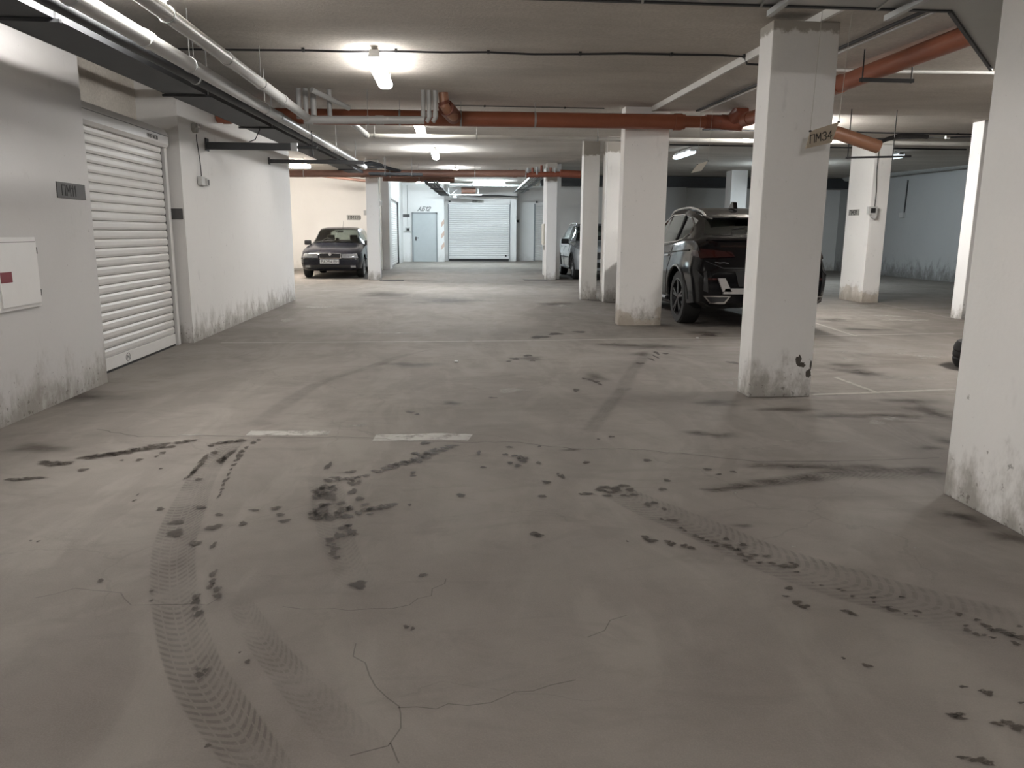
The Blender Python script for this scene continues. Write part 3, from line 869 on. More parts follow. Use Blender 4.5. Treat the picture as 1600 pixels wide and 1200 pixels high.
# ------------------------------------------------------------------ cable trays
pipe('insulated_pipe', 'dark insulated pipe just left of the long grey pipe', [(-2.09, .8, zc(.8) - .40), (-2.09, 18.0, zc(18) - .40)], .045, 'tray', hang=(.35, .65))
def tray(label, a, b, wd, ncab, rungs=True, h=.06, seed=1, mat='tray', hang=(), solid=False):
    a, b = Vector(a), Vector(b)
    t = thing('cable_tray', label, 'cable tray', a)
    d = b - a
    L = d.length
    dn = d.normalized()
    sd = dn.cross(Vector((0, 0, 1))).normalized()
    for s in (-1, 1):
        o = sd * s * wd / 2
        MB().bar(o, d + o, .006, h).build('side_rail', M[mat], t)
    n = int(L / .5)
    rb = MB()
    for i in range(n):
        p = dn * (i + .5) * L / n - Vector((0, 0, h / 2 - .006))
        rb.bar(p - sd * wd / 2, p + sd * wd / 2, .09, .008)
    ro = rb.build('rungs', M[mat], t)
    if solid: ro.location.z = .012
    ro['kind'] = 'stuff'
    if solid:
        MB().bar(-Vector((0, 0, h / 2 - .004)), d - Vector((0, 0, h / 2 - .004)), wd, .004).build('bottom_sheet', M[mat], t)
    r_ = random.Random(seed)
    for i in range(ncab):
        off = -wd / 2 + wd * (i + .6) / (ncab + .2)
        pts = []
        for k in range(9):
            pts.append(dn * L * k / 8 + sd * (off + r_.uniform(-.015, .015)) + Vector((0, 0, -h / 2 + .025 + r_.uniform(0, .015))))
        MB().tube(pts, r_.choice((.014, .018, .022)), 6).build('cable', M['cable'], t, True)
    for k in hang:
        p = dn * L * k
        yy = a.y + p.y
        for s in (-1, 1):
            q = p + sd * s * (wd / 2 + .012)
            MB().tube([(q.x, q.y, zc(yy) - a.z), (q.x, q.y, q.z - h / 2)], .005, 6).build('hanger', M['rod'], t)
        MB().bar(p - sd * (wd / 2 + .03) - Vector((0, 0, h / 2 + .01)), p + sd * (wd / 2 + .03) - Vector((0, 0, h / 2 + .01)), .03, .02).build('support_bar', M['tray'], t)
    return t
def tz_(y): return zc(y) - .235
tray('dark cable tray running along the top of the left wall', (-2.76, 0.5, zc(.5) - .18), (-2.76, 10.35, zc(10.35) - .18), .30, 6, seed=2, solid=True, hang=(.3, .5, .7, .92))
tray('dark cable tray beside the long grey pipe on the left', (-2.40, 0.5, zc(.5) - .395), (-2.40, 20.1, zc(20.1) - .395), .36, 7, seed=3, solid=True, hang=(.22, .36, .49, .62, .77, .92))
tray('short dark cable tray crossing behind the grey far pillar', (-2.1, 20.4, 2.74), (-.75, 20.4, 2.74), .28, 5, seed=4, hang=(.3, .8))
tray('cable ladder running back to the far grey door', (-.55, 20.6, 2.58), (-.30, 33.6, 2.84), .34, 7, seed=6, hang=(.3, .55, .8))
tray('far cable tray crossing the aisle under the brown pipe', (.2, 24.0, 3.06), (2.4, 24.0, 3.07), .2, 3, seed=7, hang=(.3, .7))
tray('cable ladder above the right end of the far aisle', (2.70, 24.8, 3.06), (2.95, 35.2, 3.06), .45, 5, seed=8, mat='zinc', hang=(.4, .7))
cbt = thing('cable_bundle', 'bundle of dark cables looping over the top of the grey far pillar', 'cable', (-2.3, 20.3, 2.76))
rnd = random.Random(21)
for i_ in range(7):
    a_, b_ = rnd.uniform(-.06, .06), rnd.uniform(-.05, .05)
    MB().tube([(-.1 + a_, -.3, .10 + b_ * .4), (.05 + a_, .08, .20 + b_), (.25 + a_, .30 + b_ * .5, .26 + b_), (.5 + a_, .32 + b_ * .5, .21 + b_), (.75 + a_, .25, .12 + b_ * .6), (.98 + a_ * .3, .12, .07 + b_ * .3)], .026, 8).build('cable', M['cable'] if i_ % 3 else M['tray'], cbt, True)
for i_, sx_ in enumerate((.0, .45)):
    MB().tube([(sx_ + .1, .28, .14), (sx_ + .1, .28, zc(20.6) - 2.76)], .006, 6).build('hanger', M['rod'], cbt)
MB().bar((0, .28, .15), (.65, .28, .15), .03, .03).build('support_bar', M['tray'], cbt)
black_cable('thick black cable sagging above the far wide shutter', [(.3, 35.6, 2.98), (1.2, 35.6, 2.93), (2.1, 35.6, 2.94), (2.95, 35.5, 2.90)], .035)
pipe('conduit', 'grey cross pipe high above the far wide shutter', [(-.1, 33.0, 3.26), (3.3, 33.0, 3.24)], .05, 'pvc_grey', cat='conduit')

# bracket that reaches out from the left wall
bk = thing('wall_bracket', 'dark steel channel reaching out from the left wall', 'bracket', (-3.01, 10.1, 2.31))
MB().box(0, 1.02, -.03, .03, -.04, .045).build('channel', M['tray'], bk)
MB().box(1.02, 1.10, -.03, .03, -.045, .05).build('end_cap', M['zinc'], bk)
MB().box(0, .012, -.06, .06, -.06, .09).build('wall_plate', M['tray'], bk)
MB().tube([(1.28, 0, .2), (1.28, 0, -.10)], .008, 6).build('rod', M['cable'], bk)
MB().tube([(1.1, 0, .0), (1.34, .0, .0)], .02, 8).build('rail_end', M['tray'], bk)
MB().tube([(.62, -.03, .42), (.66, -.035, .2), (.6, -.04, .08), (.52, -.04, .05)], .006, 6).build('loose_wire', M['cable'], bk)
bk2 = thing('wall_bracket', 'dark steel channel below the trays, beyond the first bracket', 'bracket', (-3.01, 13.4, 2.42))
MB().box(0, 1.55, -.025, .025, -.03, .03).build('channel', M['tray'], bk2)
MB().box(0, .012, -.05, .05, -.05, .06).build('wall_plate', M['tray'], bk2)

# ------------------------------------------------------------------ sheet-metal duct at the top
du = thing('ventilation_duct', 'grey sheet-metal duct crossing overhead at the top edge', 'duct', (1.0, 4.1, 2.5))
MB().box(-1.6, 1.74, -.45, .24, 0, .30, .006).build('main_duct', M['duct'], du)
MB().add([(1.72, .25, .004), (3.0, 1.66, .004), (4.1, .95, .004), (3.0, -.4, .004), (1.72, -.42, .004),
          (1.72, .25, .12), (3.0, 1.66, .12), (4.1, .95, .12), (3.0, -.4, .12), (1.72, -.42, .12)],
         [(4, 3, 2, 1, 0), (5, 6, 7, 8, 9), (0, 1, 6, 5), (1, 2, 7, 6), (2, 3, 8, 7), (3, 4, 9, 8), (4, 0, 5, 9)]).build('branch_duct', M['duct'], du)
for x in (-.9, -.1, .55, 1.2):
    MB().bar((x, -.46, -.004), (x + .12, .25, -.004), .012, .014).build('seam', M['duct'], du)
for x, l in ((.72, .28), (1.40, .30)):
    MB().bar((x, -.3, -.03), (x + .02, l + .02, -.03), .03, .03).build('hanger_rail', M['zinc'], du)
MB().box(-1.6, 1.74, .236, .262, -.008, .02).build('flange', M['tray'], du)
MB().bar((1.74, .25, 0), (3.0, 1.66, 0), .02, .025).build('edge_flange', M['tray'], du)

fd = thing('ventilation_duct', 'ribbed duct along the top of the far right wall', 'duct', (13.85, 8, 2.98))
rb = MB()
prof = []
n = 150
L_ = 19.0
pts, rs = [], []
for i in range(n):
    yy = i * L_ / n
    pts += [(0, yy, .17 + .0187 * yy * .5), (0, yy + L_ / n * .5, .17 + .0187 * yy * .5)]
    rs += [.16, .175]
rb.tube(pts, rs, 14).build('ribbed_sleeve', M['duct'], fd, False)
tag(MB().box(3.4, 14.1, 27.25, 27.85, 2.93, 3.27).build('ventilation_duct', M['tray']), 'dark duct along the top of the dim far wall', 'duct')
tag(MB().prism([(27.1, 2.9), (27.5, 2.9), (27.5, 3.25), (27.1, 3.25)], 'x', 3.06, 3.4).build('ventilation_duct', M['tray']), 'end box of the dark duct above the silver car', 'duct')

# white ventilation unit on its frame above the far shutter
vu = thing('ventilation_unit', 'white framed ventilation unit above the far wide shutter', 'fan', (.4, 34.6, 2.9))
MB().box(-.7, .9, -.2, .2, 0, .05).build('base_rail', M['white_metal'], vu)
MB().add([(-.6, -.25, .36), (.95, -.25, .36), (.95, .25, .36), (-.6, .25, .36), (-.15, 0, .55), (-.6, -.25, .34), (.95, -.25, .34), (.95, .25, .34), (-.6, .25, .34)],
         [(0, 1, 4), (1, 2, 4), (2, 3, 4), (3, 0, 4), (8, 7, 6, 5), (0, 5, 6, 1), (1, 6, 7, 2), (2, 7, 8, 3), (3, 8, 5, 0)]).build('hood', M['white_metal'], vu)
for x in (-.55, .72):
    MB().box(x - .02, x + .02, -.2, -.16, .05, .36).build('post', M['white_metal'], vu)
MB().bar((-.4, -.18, .05), (-.05, -.18, .36), .03, .03).build('brace', M['white_metal'], vu)
MB().tube([(.0, 0, .2), (.62, 0, .2)], .13, 16).build('motor', M['brown'], vu, True)
MB().box(-.35, -.2, -.1, .1, -.12, 0).build('foot', M['white_metal'], vu)

# ------------------------------------------------------------------ signs, boxes and switches
def sign_board(name, label, loc, ux, nrm, wd, ht, txt, h, board, ink='ink', off=None, slant=0, st=.13):
    t = thing(name, label, 'sign', loc)
    U, N = Vector(ux), Vector(nrm)
    V = Vector((0, 0, 1))
    b = MB()
    b.bar(-U * wd / 2 + N * .004, U * wd / 2 + N * .004, ht, .008, N)
    b.build('board', M[board], t)
    if txt:
        ox = off if off is not None else 0
        o = -U * (wd / 2 - ox) - V * h / 2 + N * .009
        lettering(txt, h, o, U, V, N, st, .002, slant=slant).build('lettering', M[ink], t)
    return t
sign_board('parking_sign', 'dark grey plate lettered ПМ11 on the near left wall', (-2.965, 6.41, 1.58), (0, 1, 0), (1, 0, 0), .45, .118, 'ПМ11', .075, 'board', off=.07)
sign_board('parking_sign', 'plain dark plate on the pier beside the near shutter', (-3.105, 9.13, 1.47), (1, 0, 0), (0, -1, 0), .15, .12, '', .06, 'board')
sign_board('parking_sign', 'small grey card lettered ПМ31 on the bright pillar', (7.95, 15.05, 1.735), (0, -1, 0), (-1, 0, 0), 0.40, .115, 'ПМ31', .08, 'board_grey', off=.05, st=.16)
sign_board('parking_sign', 'pale card lettered ПМ128 on the wall above the dark blue car', (-3.34, 26.998, 1.77), (1, 0, 0), (0, -1, 0), .46, .17, 'ПМ128', .10, 'board_grey', off=.06)
sign_board('parking_sign', 'grey plate lettered ПМ125 above the far wide shutter', (1.17, 36.04, 2.70), (1, 0, 0), (0, -1, 0), .52, .13, 'ПМ125', .09, 'board_grey', off=.06)
sign_board('parking_sign', 'small plate high on the wall left of the grey steel door', (-2.04, 35.19, 2.02), (1, 0, 0), (0, -1, 0), .30, .13, '', .06, 'board')
lt = thing('door_number', 'slanting black lettering АБ12 stencilled above the grey steel door', 'lettering', (-1.53, 35.197, 2.24))
lettering('АБ12', .17, (0, 0, 0), (1, 0, 0), (0, 0, 1), (0, -1, 0), .2, .003, slant=.45).build('lettering', M['ink_grey'], lt)
# hanging cards
def hang_card(label, corners, top_z, txt, h, board):
    """corners: bottom-left, bottom-right, top-right, top-left in the world; strings go up from the top corners"""
    bl, br, tr_, tl = [Vector(c) for c in corners]
    t = thing('hanging_sign', label, 'sign', bl)
    U = (br - bl).normalized()
    V = ((tl - bl) - U * (tl - bl).dot(U)).normalized()
    N = U.cross(V).normalized()
    if N.y > 0: N = -N
    q = [c - bl for c in (bl, br, tr_, tl)]
    MB().add([c + N * .003 for c in q] + [c - N * .003 for c in q], [(0, 1, 2, 3), (7, 6, 5, 4), (0, 4, 5, 1), (1, 5, 6, 2), (2, 6, 7, 3), (3, 7, 4, 0)]).build('card', M[board], t)
    for c, dx in ((tl, .02), (tr_, .03)):
        p = c - bl
        MB().tube([p, (p.x + dx * .4, p.y, p.z + .3), (p.x + dx, p.y, top_z - bl.z)], .0022, 5).build('string', M['string'], t)
        MB().box(p.x - .006, p.x + .006, p.y - .008, p.y + .008, p.z - .006, p.z + .006).build('eyelet', M['ink'], t)
    if txt:
        ww = (br - bl).length
        vv = (tl - bl).dot(V)
        o = U * (.02 + (tl - bl).dot(U) * .35) + V * (vv - h) * .5 + N * .004
        lettering(txt, h, o, U * .82, V, N, .11, .001, slant=.25).build('lettering', M['ink'], t)
    return t
hang_card('tan card handwritten ПМ34 hanging on strings before the chipped pillar', [(2.548, 5.6, 1.895), (2.742, 5.6, 1.942), (2.782, 5.6, 2.085), (2.575, 5.6, 2.018)], zc(5.6) - .06, 'ПМ34', .055, 'card_tan')
hang_card('tilted blank white card hanging on two strings above the black car', [(3.215, 10.5, 2.098), (3.37, 10.55, 2.135), (3.44, 10.5, 2.256), (3.28, 10.45, 2.205)], zc(10.5) - .06, '', .05, 'board_pale')

# fire-hose cabinet
fc = thing('fire_cabinet', 'white fire-hose cabinet with dark red sticker on the near left wall', 'cabinet', (-2.965, 5.36, .745))
MB().box(0, .016, -.10, .415, 0, .485, .004).build('frame', M['white_metal'], fc)
MB().box(.016, .026, -.08, .40, .025, .455, .003).build('door', M['white_metal'], fc)
MB().box(.0265, .028, -.08, .055, .19, .26).build('red_sticker', M['red'], fc)
for z in (.075, .37):
    MB().tube([(.024, .402, z), (.024, .402, z + .045)], .006, 8).build('hinge', M['board'], fc)
MB().box(.0262, .0268, -.07, .39, .452, .456).build('door_gap', M['board'], fc)
# sockets and switches
def socket(label, loc, cable, two=True, face='x', scale=1.0):
    t = thing('socket_box', label, 'socket', loc)
    s = scale
    if face == 'x':
        MB().box(0, .055 * s, -.07 * s, .055 * s, -.05 * s, .05 * s, .006).build('box', M['box_grey'], t)
        if two:
            MB().box(0, .075 * s, .06 * s, .15 * s, -.055 * s, .035 * s, .008).build('socket', M['box_grey'], t)
            MB().box(.075 * s, .079 * s, .075 * s, .135 * s, -.04 * s, .02 * s).build('cover', M['board'], t)
    else:
        MB().box(-.06 * s, .06 * s, -.05 * s, 0, -.05 * s, .05 * s, .006).build('box', M['box_grey'], t)
        MB().box(-.03 * s, .03 * s, -.054 * s, -.05 * s, -.03 * s, .03 * s).build('cover', M['ink'], t)
    o0 = Vector(loc)
    if cable:
        MB().tube([Vector(p) - o0 for p in cable], .006, 6).build('cable', M['cable'], t)
    return t
socket('grey double socket box hanging from a cable on the left wall', (-3.012, 9.73, 1.87), [(-2.99, 9.75, 1.92), (-2.995, 9.76, 2.05), (-3.0, 9.74, 2.2), (-2.995, 9.68, 2.33), (-2.98, 9.64, 2.395)])
jb = thing('junction_box', 'round junction box above the hanging socket on the left wall', 'socket', (-3.012, 9.62, 2.46))
MB().tube([(0, 0, 0), (.05, 0, 0)], .055, 14).build('box', M['board_grey'], jb, True)
MB().tube([(.05, .01, .02), (.08, .02, .03)], .02, 8).build('gland', M['chrome'], jb, True)
sp = socket('white socket and black switch on the bright pillar', (7.97, 14.458, 1.755), [(8.02, 14.44, 1.82), (8.03, 14.445, 2.1), (8.0, 14.445, 2.5), (8.0, 14.44, 2.95)], face='y', scale=1.5)
MB().tube([(.03, -.02, -.10), (.03, -.08, -.10)], .05, 12).build('socket', M['box_grey'], sp, True)
socket('small switch with cable on the far right wall', (14.198, 23.8, 1.93), None, two=False, face='x', scale=-1.6)
tag(MB().tube([(14.18, 23.75, 2.0), (14.18, 23.72, 3.0)], .02, 6).build('cable', M['cable']), 'dark cable dropping to the switch on the far right wall', 'cable')
socket('small box on the left side of the grey far pillar', (-2.31, 21.5, 1.80), None, two=False, face='x', scale=-1.3)
socket('small box on the right side of the grey far pillar', (-1.968, 21.6, 2.06), None, two=False, face='x', scale=1.2)
ps = socket('socket with long drop cable on the wall left of the grey steel door', (-1.98, 35.19, 1.42), [(-1.98, 35.17, 1.5), (-1.98, 35.17, 3.35)], face='y', scale=1.8)
socket('small dark box on the pier right of the far wide shutter', (3.08, 36.15 + .93, 1.85), None, face='y', scale=1.7)
el = thing('electrical_cabinet', 'beige electrical cabinet on the wall left of the bluish far pillar', 'cabinet', (2.85, 23.6, .95))
MB().box(-.12, 0, -.3, .3, 0, .62, .01).build('body', M['board_pale'], el)
MB().box(-.125, -.12, -.28, .28, .02, .60).build('door', M['board_pale'], el)
MB().box(-.09, -.0, .0, .12, -.16, -.02, .006).build('socket', M['board_grey'], el)
for i, (x, y) in enumerate(((-1.75, 21.1), (2.2, 21.4))):
    o = MB().box(x - .22, x + .42, y - .0, y + .35, .001, .012).build('drain_grate', M['board'])
    tag(o, ('dark floor grate at the foot of the grey far pillar', 'dark floor grate at the foot of the bluish far pillar')[i], 'grate', 'floor grates')

# ------------------------------------------------------------------ cars
def pchip(x, y, xq):
    x, y, xq = map(lambda a: np.asarray(a, float), (x, y, xq))
    h = np.diff(x)
    d = np.diff(y) / h
    m = np.zeros_like(y)
    for i in range(1, len(x) - 1):
        if d[i - 1] * d[i] > 0:
            w1, w2 = 2 * h[i] + h[i - 1], h[i] + 2 * h[i - 1]
            m[i] = (w1 + w2) / (w1 / d[i - 1] + w2 / d[i])
    m[0], m[-1] = d[0], d[-1]
    i = np.clip(np.searchsorted(x, xq) - 1, 0, len(h) - 1)
    t = (xq - x[i]) / h[i]
    return ((2 * t**3 - 3 * t**2 + 1) * y[i] + (t**3 - 2 * t**2 + t) * h[i] * m[i] + (-2 * t**3 + 3 * t**2) * y[i + 1] + (t**3 - t**2) * h[i] * m[i + 1])

class Car:
    """y runs from the nose (0) to the tail (L); stations: y zb wmax zmid zbelt wsh ztop wtop"""
    def __init__(s, name, label, loc, rz, st, paint, windows, ws, rw, axles, R, tyre_w, group=None):
        s.root = thing(name, label, 'car', loc, rz, group)
        s.st = np.array(st, float)
        s.paint = paint
        ky = s.st[:, 0]
        ys = set(ky.tolist())
        for a, b in windows + [ws, rw]:
            ys |= {a, b}
        ys = sorted(ys)
        yy = []
        for a, b in zip(ys, ys[1:]):
            n = max(1, int(math.ceil((b - a) / .13)))
            yy += [a + (b - a) * k / n for k in range(n)]
        yy.append(ys[-1])
        cols = [pchip(ky, s.st[:, c], yy) for c in range(1, 8)]
        rings = []
        for k, y in enumerate(yy):
            zb, wm, zm, zbt, wsh, zt, wt = [c[k] for c in cols]
            g = max(0.0, min(1.0, (zt - zbt - .06) / .25))       # 0 on the bonnet, 1 in the greenhouse
            wg = wsh - .035 * (.4 + .6 * g)
            half = [(0, zb), (wm - .16, zb), (wm - .035, zb + .07), (wm, zm - .08), (wm + .004, zm + .06), (wsh + .012, zbt - .05), (wsh, zbt),
                    (wg, zbt + .02 * (.3 + .7 * g)), (wt + .03 * g, zt - .02 - .07 * g), (wt - .02, zt - .01 - .02 * g), (wt * .72, zt), (wt * .35, zt + .008), (0, zt + .01)]
            ring = [(x, y, z) for x, z in half] + [(-x, y, z) for x, z in half[-2:0:-1]]
            rings.append(ring)
        n = len(rings[0])
        vs = [p for r in rings for p in r]
        fs, mi = [], []
        H = 12                                                    # half index of the roof centre
        def col_mat(k, j):
            jj = j if j < H else n - 1 - j
            ym = (yy[k] + yy[k + 1]) / 2
            if jj == 7:
                for i, (a, b) in enumerate(windows):
                    if a < ym < b:
                        return 2 + i * 2 + (1 if j >= H else 0)
            if jj >= 9:
                if ws[0] < ym < ws[1]: return 1
                if rw[0] < ym < rw[1]: return 2 + 2 * len(windows)
            return 0
        for k in range(len(rings) - 1):
            for j in range(n):
                l = (j + 1) % n
                fs.append((k * n + j, (k + 1) * n + j, (k + 1) * n + l, k * n + l))
                mi.append(col_mat(k, j))
        fs.append(tuple(range(n))); mi.append(0)
        o = (len(rings) - 1) * n
        fs.append(tuple(o + j for j in reversed(range(n)))); mi.append(0)
        me = bpy.data.meshes.new('body')
        me.from_pydata(vs, [], fs)
        nm = 3 + 2 * len(windows)
        for i in range(nm):
            me.materials.append(M[paint])
        me.polygons.foreach_set('material_index', mi)
        bm = bmesh.new(); bm.from_mesh(me)
        bmesh.ops.recalc_face_normals(bm, faces=bm.faces[:])
        s.bvh = BVHTree.FromBMesh(bm)
        bm.to_mesh(me); bm.free()
        body = bpy.data.objects.new('body', me)
        COL.objects.link(body)
        # wheel arches are cut out of the closed shell
        cutters = []
        for ya, wv in axles:
            for sx in (-1, 1):
                cb_ = MB().tube([(sx * (wv - tyre_w - .07), ya, R), (sx * (wv + .3), ya, R)], R + .055, 32).build('cut', M['black'])
                md = body.modifiers.new('c', 'BOOLEAN')
                md.operation = 'DIFFERENCE'; md.object = cb_; md.solver = 'EXACT'
                cutters.append(cb_)
        bpy.context.view_layer.update()
        ev = body.evaluated_get(bpy.context.evaluated_depsgraph_get())
        me2 = bpy.data.meshes.new_from_object(ev)
        body.modifiers.clear()
        for c in cutters:
            bpy.data.objects.remove(c)
        bm = bmesh.new(); bm.from_mesh(me2)
        for i in range(1, nm):
            fl = [f for f in bm.faces if f.material_index == i]
            if not fl:
                continue
            idx, gv, gf = {}, [], []
            for f in fl:
                t = []
                for v in f.verts:
                    if v not in idx:
                        idx[v] = len(gv); gv.append(v.co.copy())
                    t.append(idx[v])
                gf.append(t)
            gm = bpy.data.meshes.new('window')
            gm.from_pydata(gv, [], gf)
            gm.materials.append(M['glass'])
            gm.polygons.foreach_set('use_smooth', [True] * len(gf))
            nmn = 'windscreen' if i == 1 else ('rear_window' if i == nm - 1 else 'side_window')
            go = bpy.data.objects.new(nmn, gm)
            COL.objects.link(go); go.parent = s.root
        bmesh.ops.delete(bm, geom=[f for f in bm.faces if f.material_index != 0 and f.material_index < nm], context='FACES')
        bm.to_mesh(me2); bm.free()
        me2.materials.clear(); me2.materials.append(M[paint])
        me2.polygons.foreach_set('material_index', [0] * len(me2.polygons))
        me2.polygons.foreach_set('use_smooth', [True] * len(me2.polygons))
        me2.set_sharp_from_angle(angle=math.radians(32))
        body.data = me2
        body.parent = s.root
        s.body = body
        s.R, s.tw = R, tyre_w
        s.axles = axles
    def hit(s, u, v, axis):
        """project a point onto the shell: axis 'f' from the front (u=x,v=z), 'r' rear, 'L'/'R' sides (u=y,v=z), 't' from above (u=x,v=y)"""
        o, d = {'f': ((u, -2, v), (0, 1, 0)), 'r': ((u, 9, v), (0, -1, 0)), 'R': ((3, u, v), (-1, 0, 0)), 'L': ((-3, u, v), (1, 0, 0)), 't': ((u, v, 4), (0, 0, -1))}[axis]
        p, n, _, _ = s.bvh.ray_cast(Vector(o), Vector(d))
        if p is None:
            return None, None
        if n.dot(Vector(d)) > 0: n = -n
        return p, n
    def patch(s, name, mat, corners, axis, nu=4, nv=3, th=.006, lift=.002, parent=None):
        """four corners c00 c10 c11 c01 in the projection plane, laid on the shell as a thin plate"""
        c = [np.array(q, float) for q in corners]
        P, N = [], []
        for j in range(nv + 1):
            for i in range(nu + 1):
                a, b = i / nu, j / nv
                q = c[0] * (1 - a) * (1 - b) + c[1] * a * (1 - b) + c[2] * a * b + c[3] * (1 - a) * b
                p, n = s.hit(q[0], q[1], axis)
                if p is None:
                    p, n = (P[-1], N[-1]) if P else (Vector((0, 0, 0)), Vector((0, 0, 1)))
                P.append(p); N.append(n)
        top = [p + n * (lift + th) for p, n in zip(P, N)]
        bot = [p - n * .004 for p, n in zip(P, N)]
        k = len(P)
        fs = []
        W = nu + 1
        for j in range(nv):
            for i in range(nu):
                q = (j * W + i, j * W + i + 1, (j + 1) * W + i + 1, (j + 1) * W + i)
                fs.append(q); fs.append(tuple(k + t for t in reversed(q)))
        edge = [i for i in range(W)] + [j * W + nu for j in range(1, nv + 1)] + [nv * W + i for i in range(nu - 1, -1, -1)] + [j * W for j in range(nv - 1, 0, -1)]
        for a, b in zip(edge, edge[1:] + edge[:1]):
            fs.append((a, b, k + b, k + a))
        return MB().add(top + bot, fs).build(name, M[mat], parent or s.root, True)
    def strip(s, name, mat, pts, axis, wd=.012, th=.004, n=6, parent=None):
        """a narrow moulding or shut line following the shell"""
        P = []
        for (a, b), (c, d) in zip(pts, pts[1:]):
            for i in range(n):
                t = i / n
                p, q = s.hit(a + (c - a) * t, b + (d - b) * t, axis)
                if p is not None: P.append(p + q * th * .3)
        p, q = s.hit(pts[-1][0], pts[-1][1], axis)
        if p is not None: P.append(p + q * th * .3)
        mb = MB()
        if len(P) > 1:
            mb.tube(P, wd / 2, 6)
        return mb.build(name, M[mat], parent or s.root, True)
    def wheels(s, rim_mat, spokes=5, lip=None):
        R, tw = s.R, s.tw
        r0 = R * .68
        for ya, wv in s.axles:
            for sx in (-1, 1):
                wh = MB().lathe([(r0, -tw), (R - .03, -tw), (R - .006, -tw + .02), (R, -tw + .05), (R, -.05), (R - .006, -.02), (R - .03, 0), (r0 + .01, .0), (r0 - .02, -.03), (r0 - .02, -tw + .03)], 'x', 40).build('wheel', M['rubber'], s.root, True)
                wh.location = (sx * wv, ya, R)
                if sx < 0: wh.rotation_euler = (0, 0, math.pi)
                rb = MB()
                rb.lathe([(r0, -.015), (r0 + .012, -.002), (r0 - .004, .002), (r0 - .02, -.02), (r0 - .025, -.1), (r0, -.1)], 'x', 40)
                rb.tube([(-.06, 0, 0), (-.012, 0, 0)], [.07, .06], 16)
                for k in range(spokes):
                    t = 2 * math.pi * k / spokes + .3
                    for dt in (-.14, .14):
                        a = (-.022, .04 * math.cos(t), .04 * math.sin(t))
                        b = (-.02, (r0 - .012) * math.cos(t + dt), (r0 - .012) * math.sin(t + dt))
                        rb.bar(a, b, .034, .03, (1, 0, 0))
                rb.build('rim', M[rim_mat], wh, True)
                MB().lathe([(.02, -.13), (r0 * .8, -.13), (r0 * .8, -.115), (.02, -.115)], 'x', 24).build('brake_disc', M['zinc'], wh)
                if lip:
                    a0 = []
                    for i in range(13):
                        t = math.pi * i / 12
                        yy_, zz_ = ya + (R + .075) * math.cos(t), R + (R + .075) * math.sin(t)
                        p, n = s.hit(yy_, zz_, 'R' if sx > 0 else 'L')
                        if p is not None: a0.append(p)
                    if len(a0) > 2:
                        MB().tube(a0, .022, 8).build('arch_trim', M[lip], s.root, True)
    def mirror(s, y, x, z, mat='trim', sc=1.0):
        for sx in (-1, 1):
            b = MB().box(sx * x - .10 * sc, sx * x + .10 * sc, y - .06 * sc, y + .05 * sc, z - .065 * sc, z + .075 * sc, .035 * sc)
            o = b.build('door_mirror', M[mat], s.root, True)
            MB().bar((sx * (x - .16 * sc), y + .02, z - .07 * sc), (sx * (x - .05 * sc), y, z - .045 * sc), .05, .03).build('mirror_arm', M['trim'], o)
            MB().box(sx * x - .08 * sc, sx * x + .08 * sc, y + .05 * sc, y + .056 * sc, z - .045 * sc, z + .055 * sc).build('mirror_glass', M['chrome'], o)
    def seats(s, y1, y2, w, zf=.32, hs=1.0):
        for x in (-w, w):
            so = MB().box(x - .24, x + .24, y1 - .25, y1 + .25, zf, zf + .17, .05).box(x - .23, x + .23, y1 + .2, y1 + .34, zf + .1, zf + .68, .06).build('seat', M['seat'], s.root, True)
            MB().box(x - .12, x + .12, y1 + .27, y1 + .35, zf + .70, zf + .90 * hs, .035).box(x - .05, x + .05, y1 + .29, y1 + .32, zf + .64, zf + .72).build('headrest', M['seat'], so, True)
        so = MB().box(-w - .28, w + .28, y2 - .25, y2 + .25, zf, zf + .17, .05).box(-w - .28, w + .28, y2 + .2, y2 + .34, zf + .1, zf + .62, .06).build('rear_seat', M['seat'], s.root, True)
        for x in (-w, w):
            MB().box(x - .13, x + .13, y2 + .27, y2 + .35, zf + .62, zf + .80 * hs, .03).build('headrest', M['seat'], so, True)
    def dash(s, y, w, z):
        d = MB().box(-w, w, y, y + .35, z - .22, z, .05).build('dashboard', M['trim'], s.root, True)
        c = Vector((-.36, y + .52, z + .02)) if True else None
        vs = []
        for k in range(21):
            t = 2 * math.pi * k / 20
            vs.append((c.x + .185 * math.cos(t), c.y + .05 * math.sin(t), c.z + .175 * math.sin(t)))
        MB().tube(vs, .016, 8, cap=False).bar((c.x - .17, c.y, c.z), (c.x + .17, c.y, c.z), .03, .02).build('steering_wheel', M['trim'], s.root, True)
    def plate(s, txt, x, z, axis, wd=.52, ht=.112, blue=False):
        p, n = s.hit(x, z, axis)
        sg = -1 if axis == 'f' else 1
        y = p.y + sg * .02
        o = MB().box(x - wd / 2, x + wd / 2, min(y, y - sg * .05), max(y, y - sg * .05), z - ht / 2, z + ht / 2, .004).build('number_plate', M['plate'], s.root)
        U = (1, 0, 0) if axis == 'f' else (-1, 0, 0)
        if txt:
            ln = sum(max(q[0] for st in GL[c] for q in st) + .28 for c in txt if c != ' ') * ht * .62
            lettering(txt, ht * .62, (x - U[0] * (ln / 2 - .02), y + sg * .001, z - ht * .31), U, (0, 0, 1), (0, sg, 0), .14, .002).build('plate_lettering', M['ink'], o)
        return o

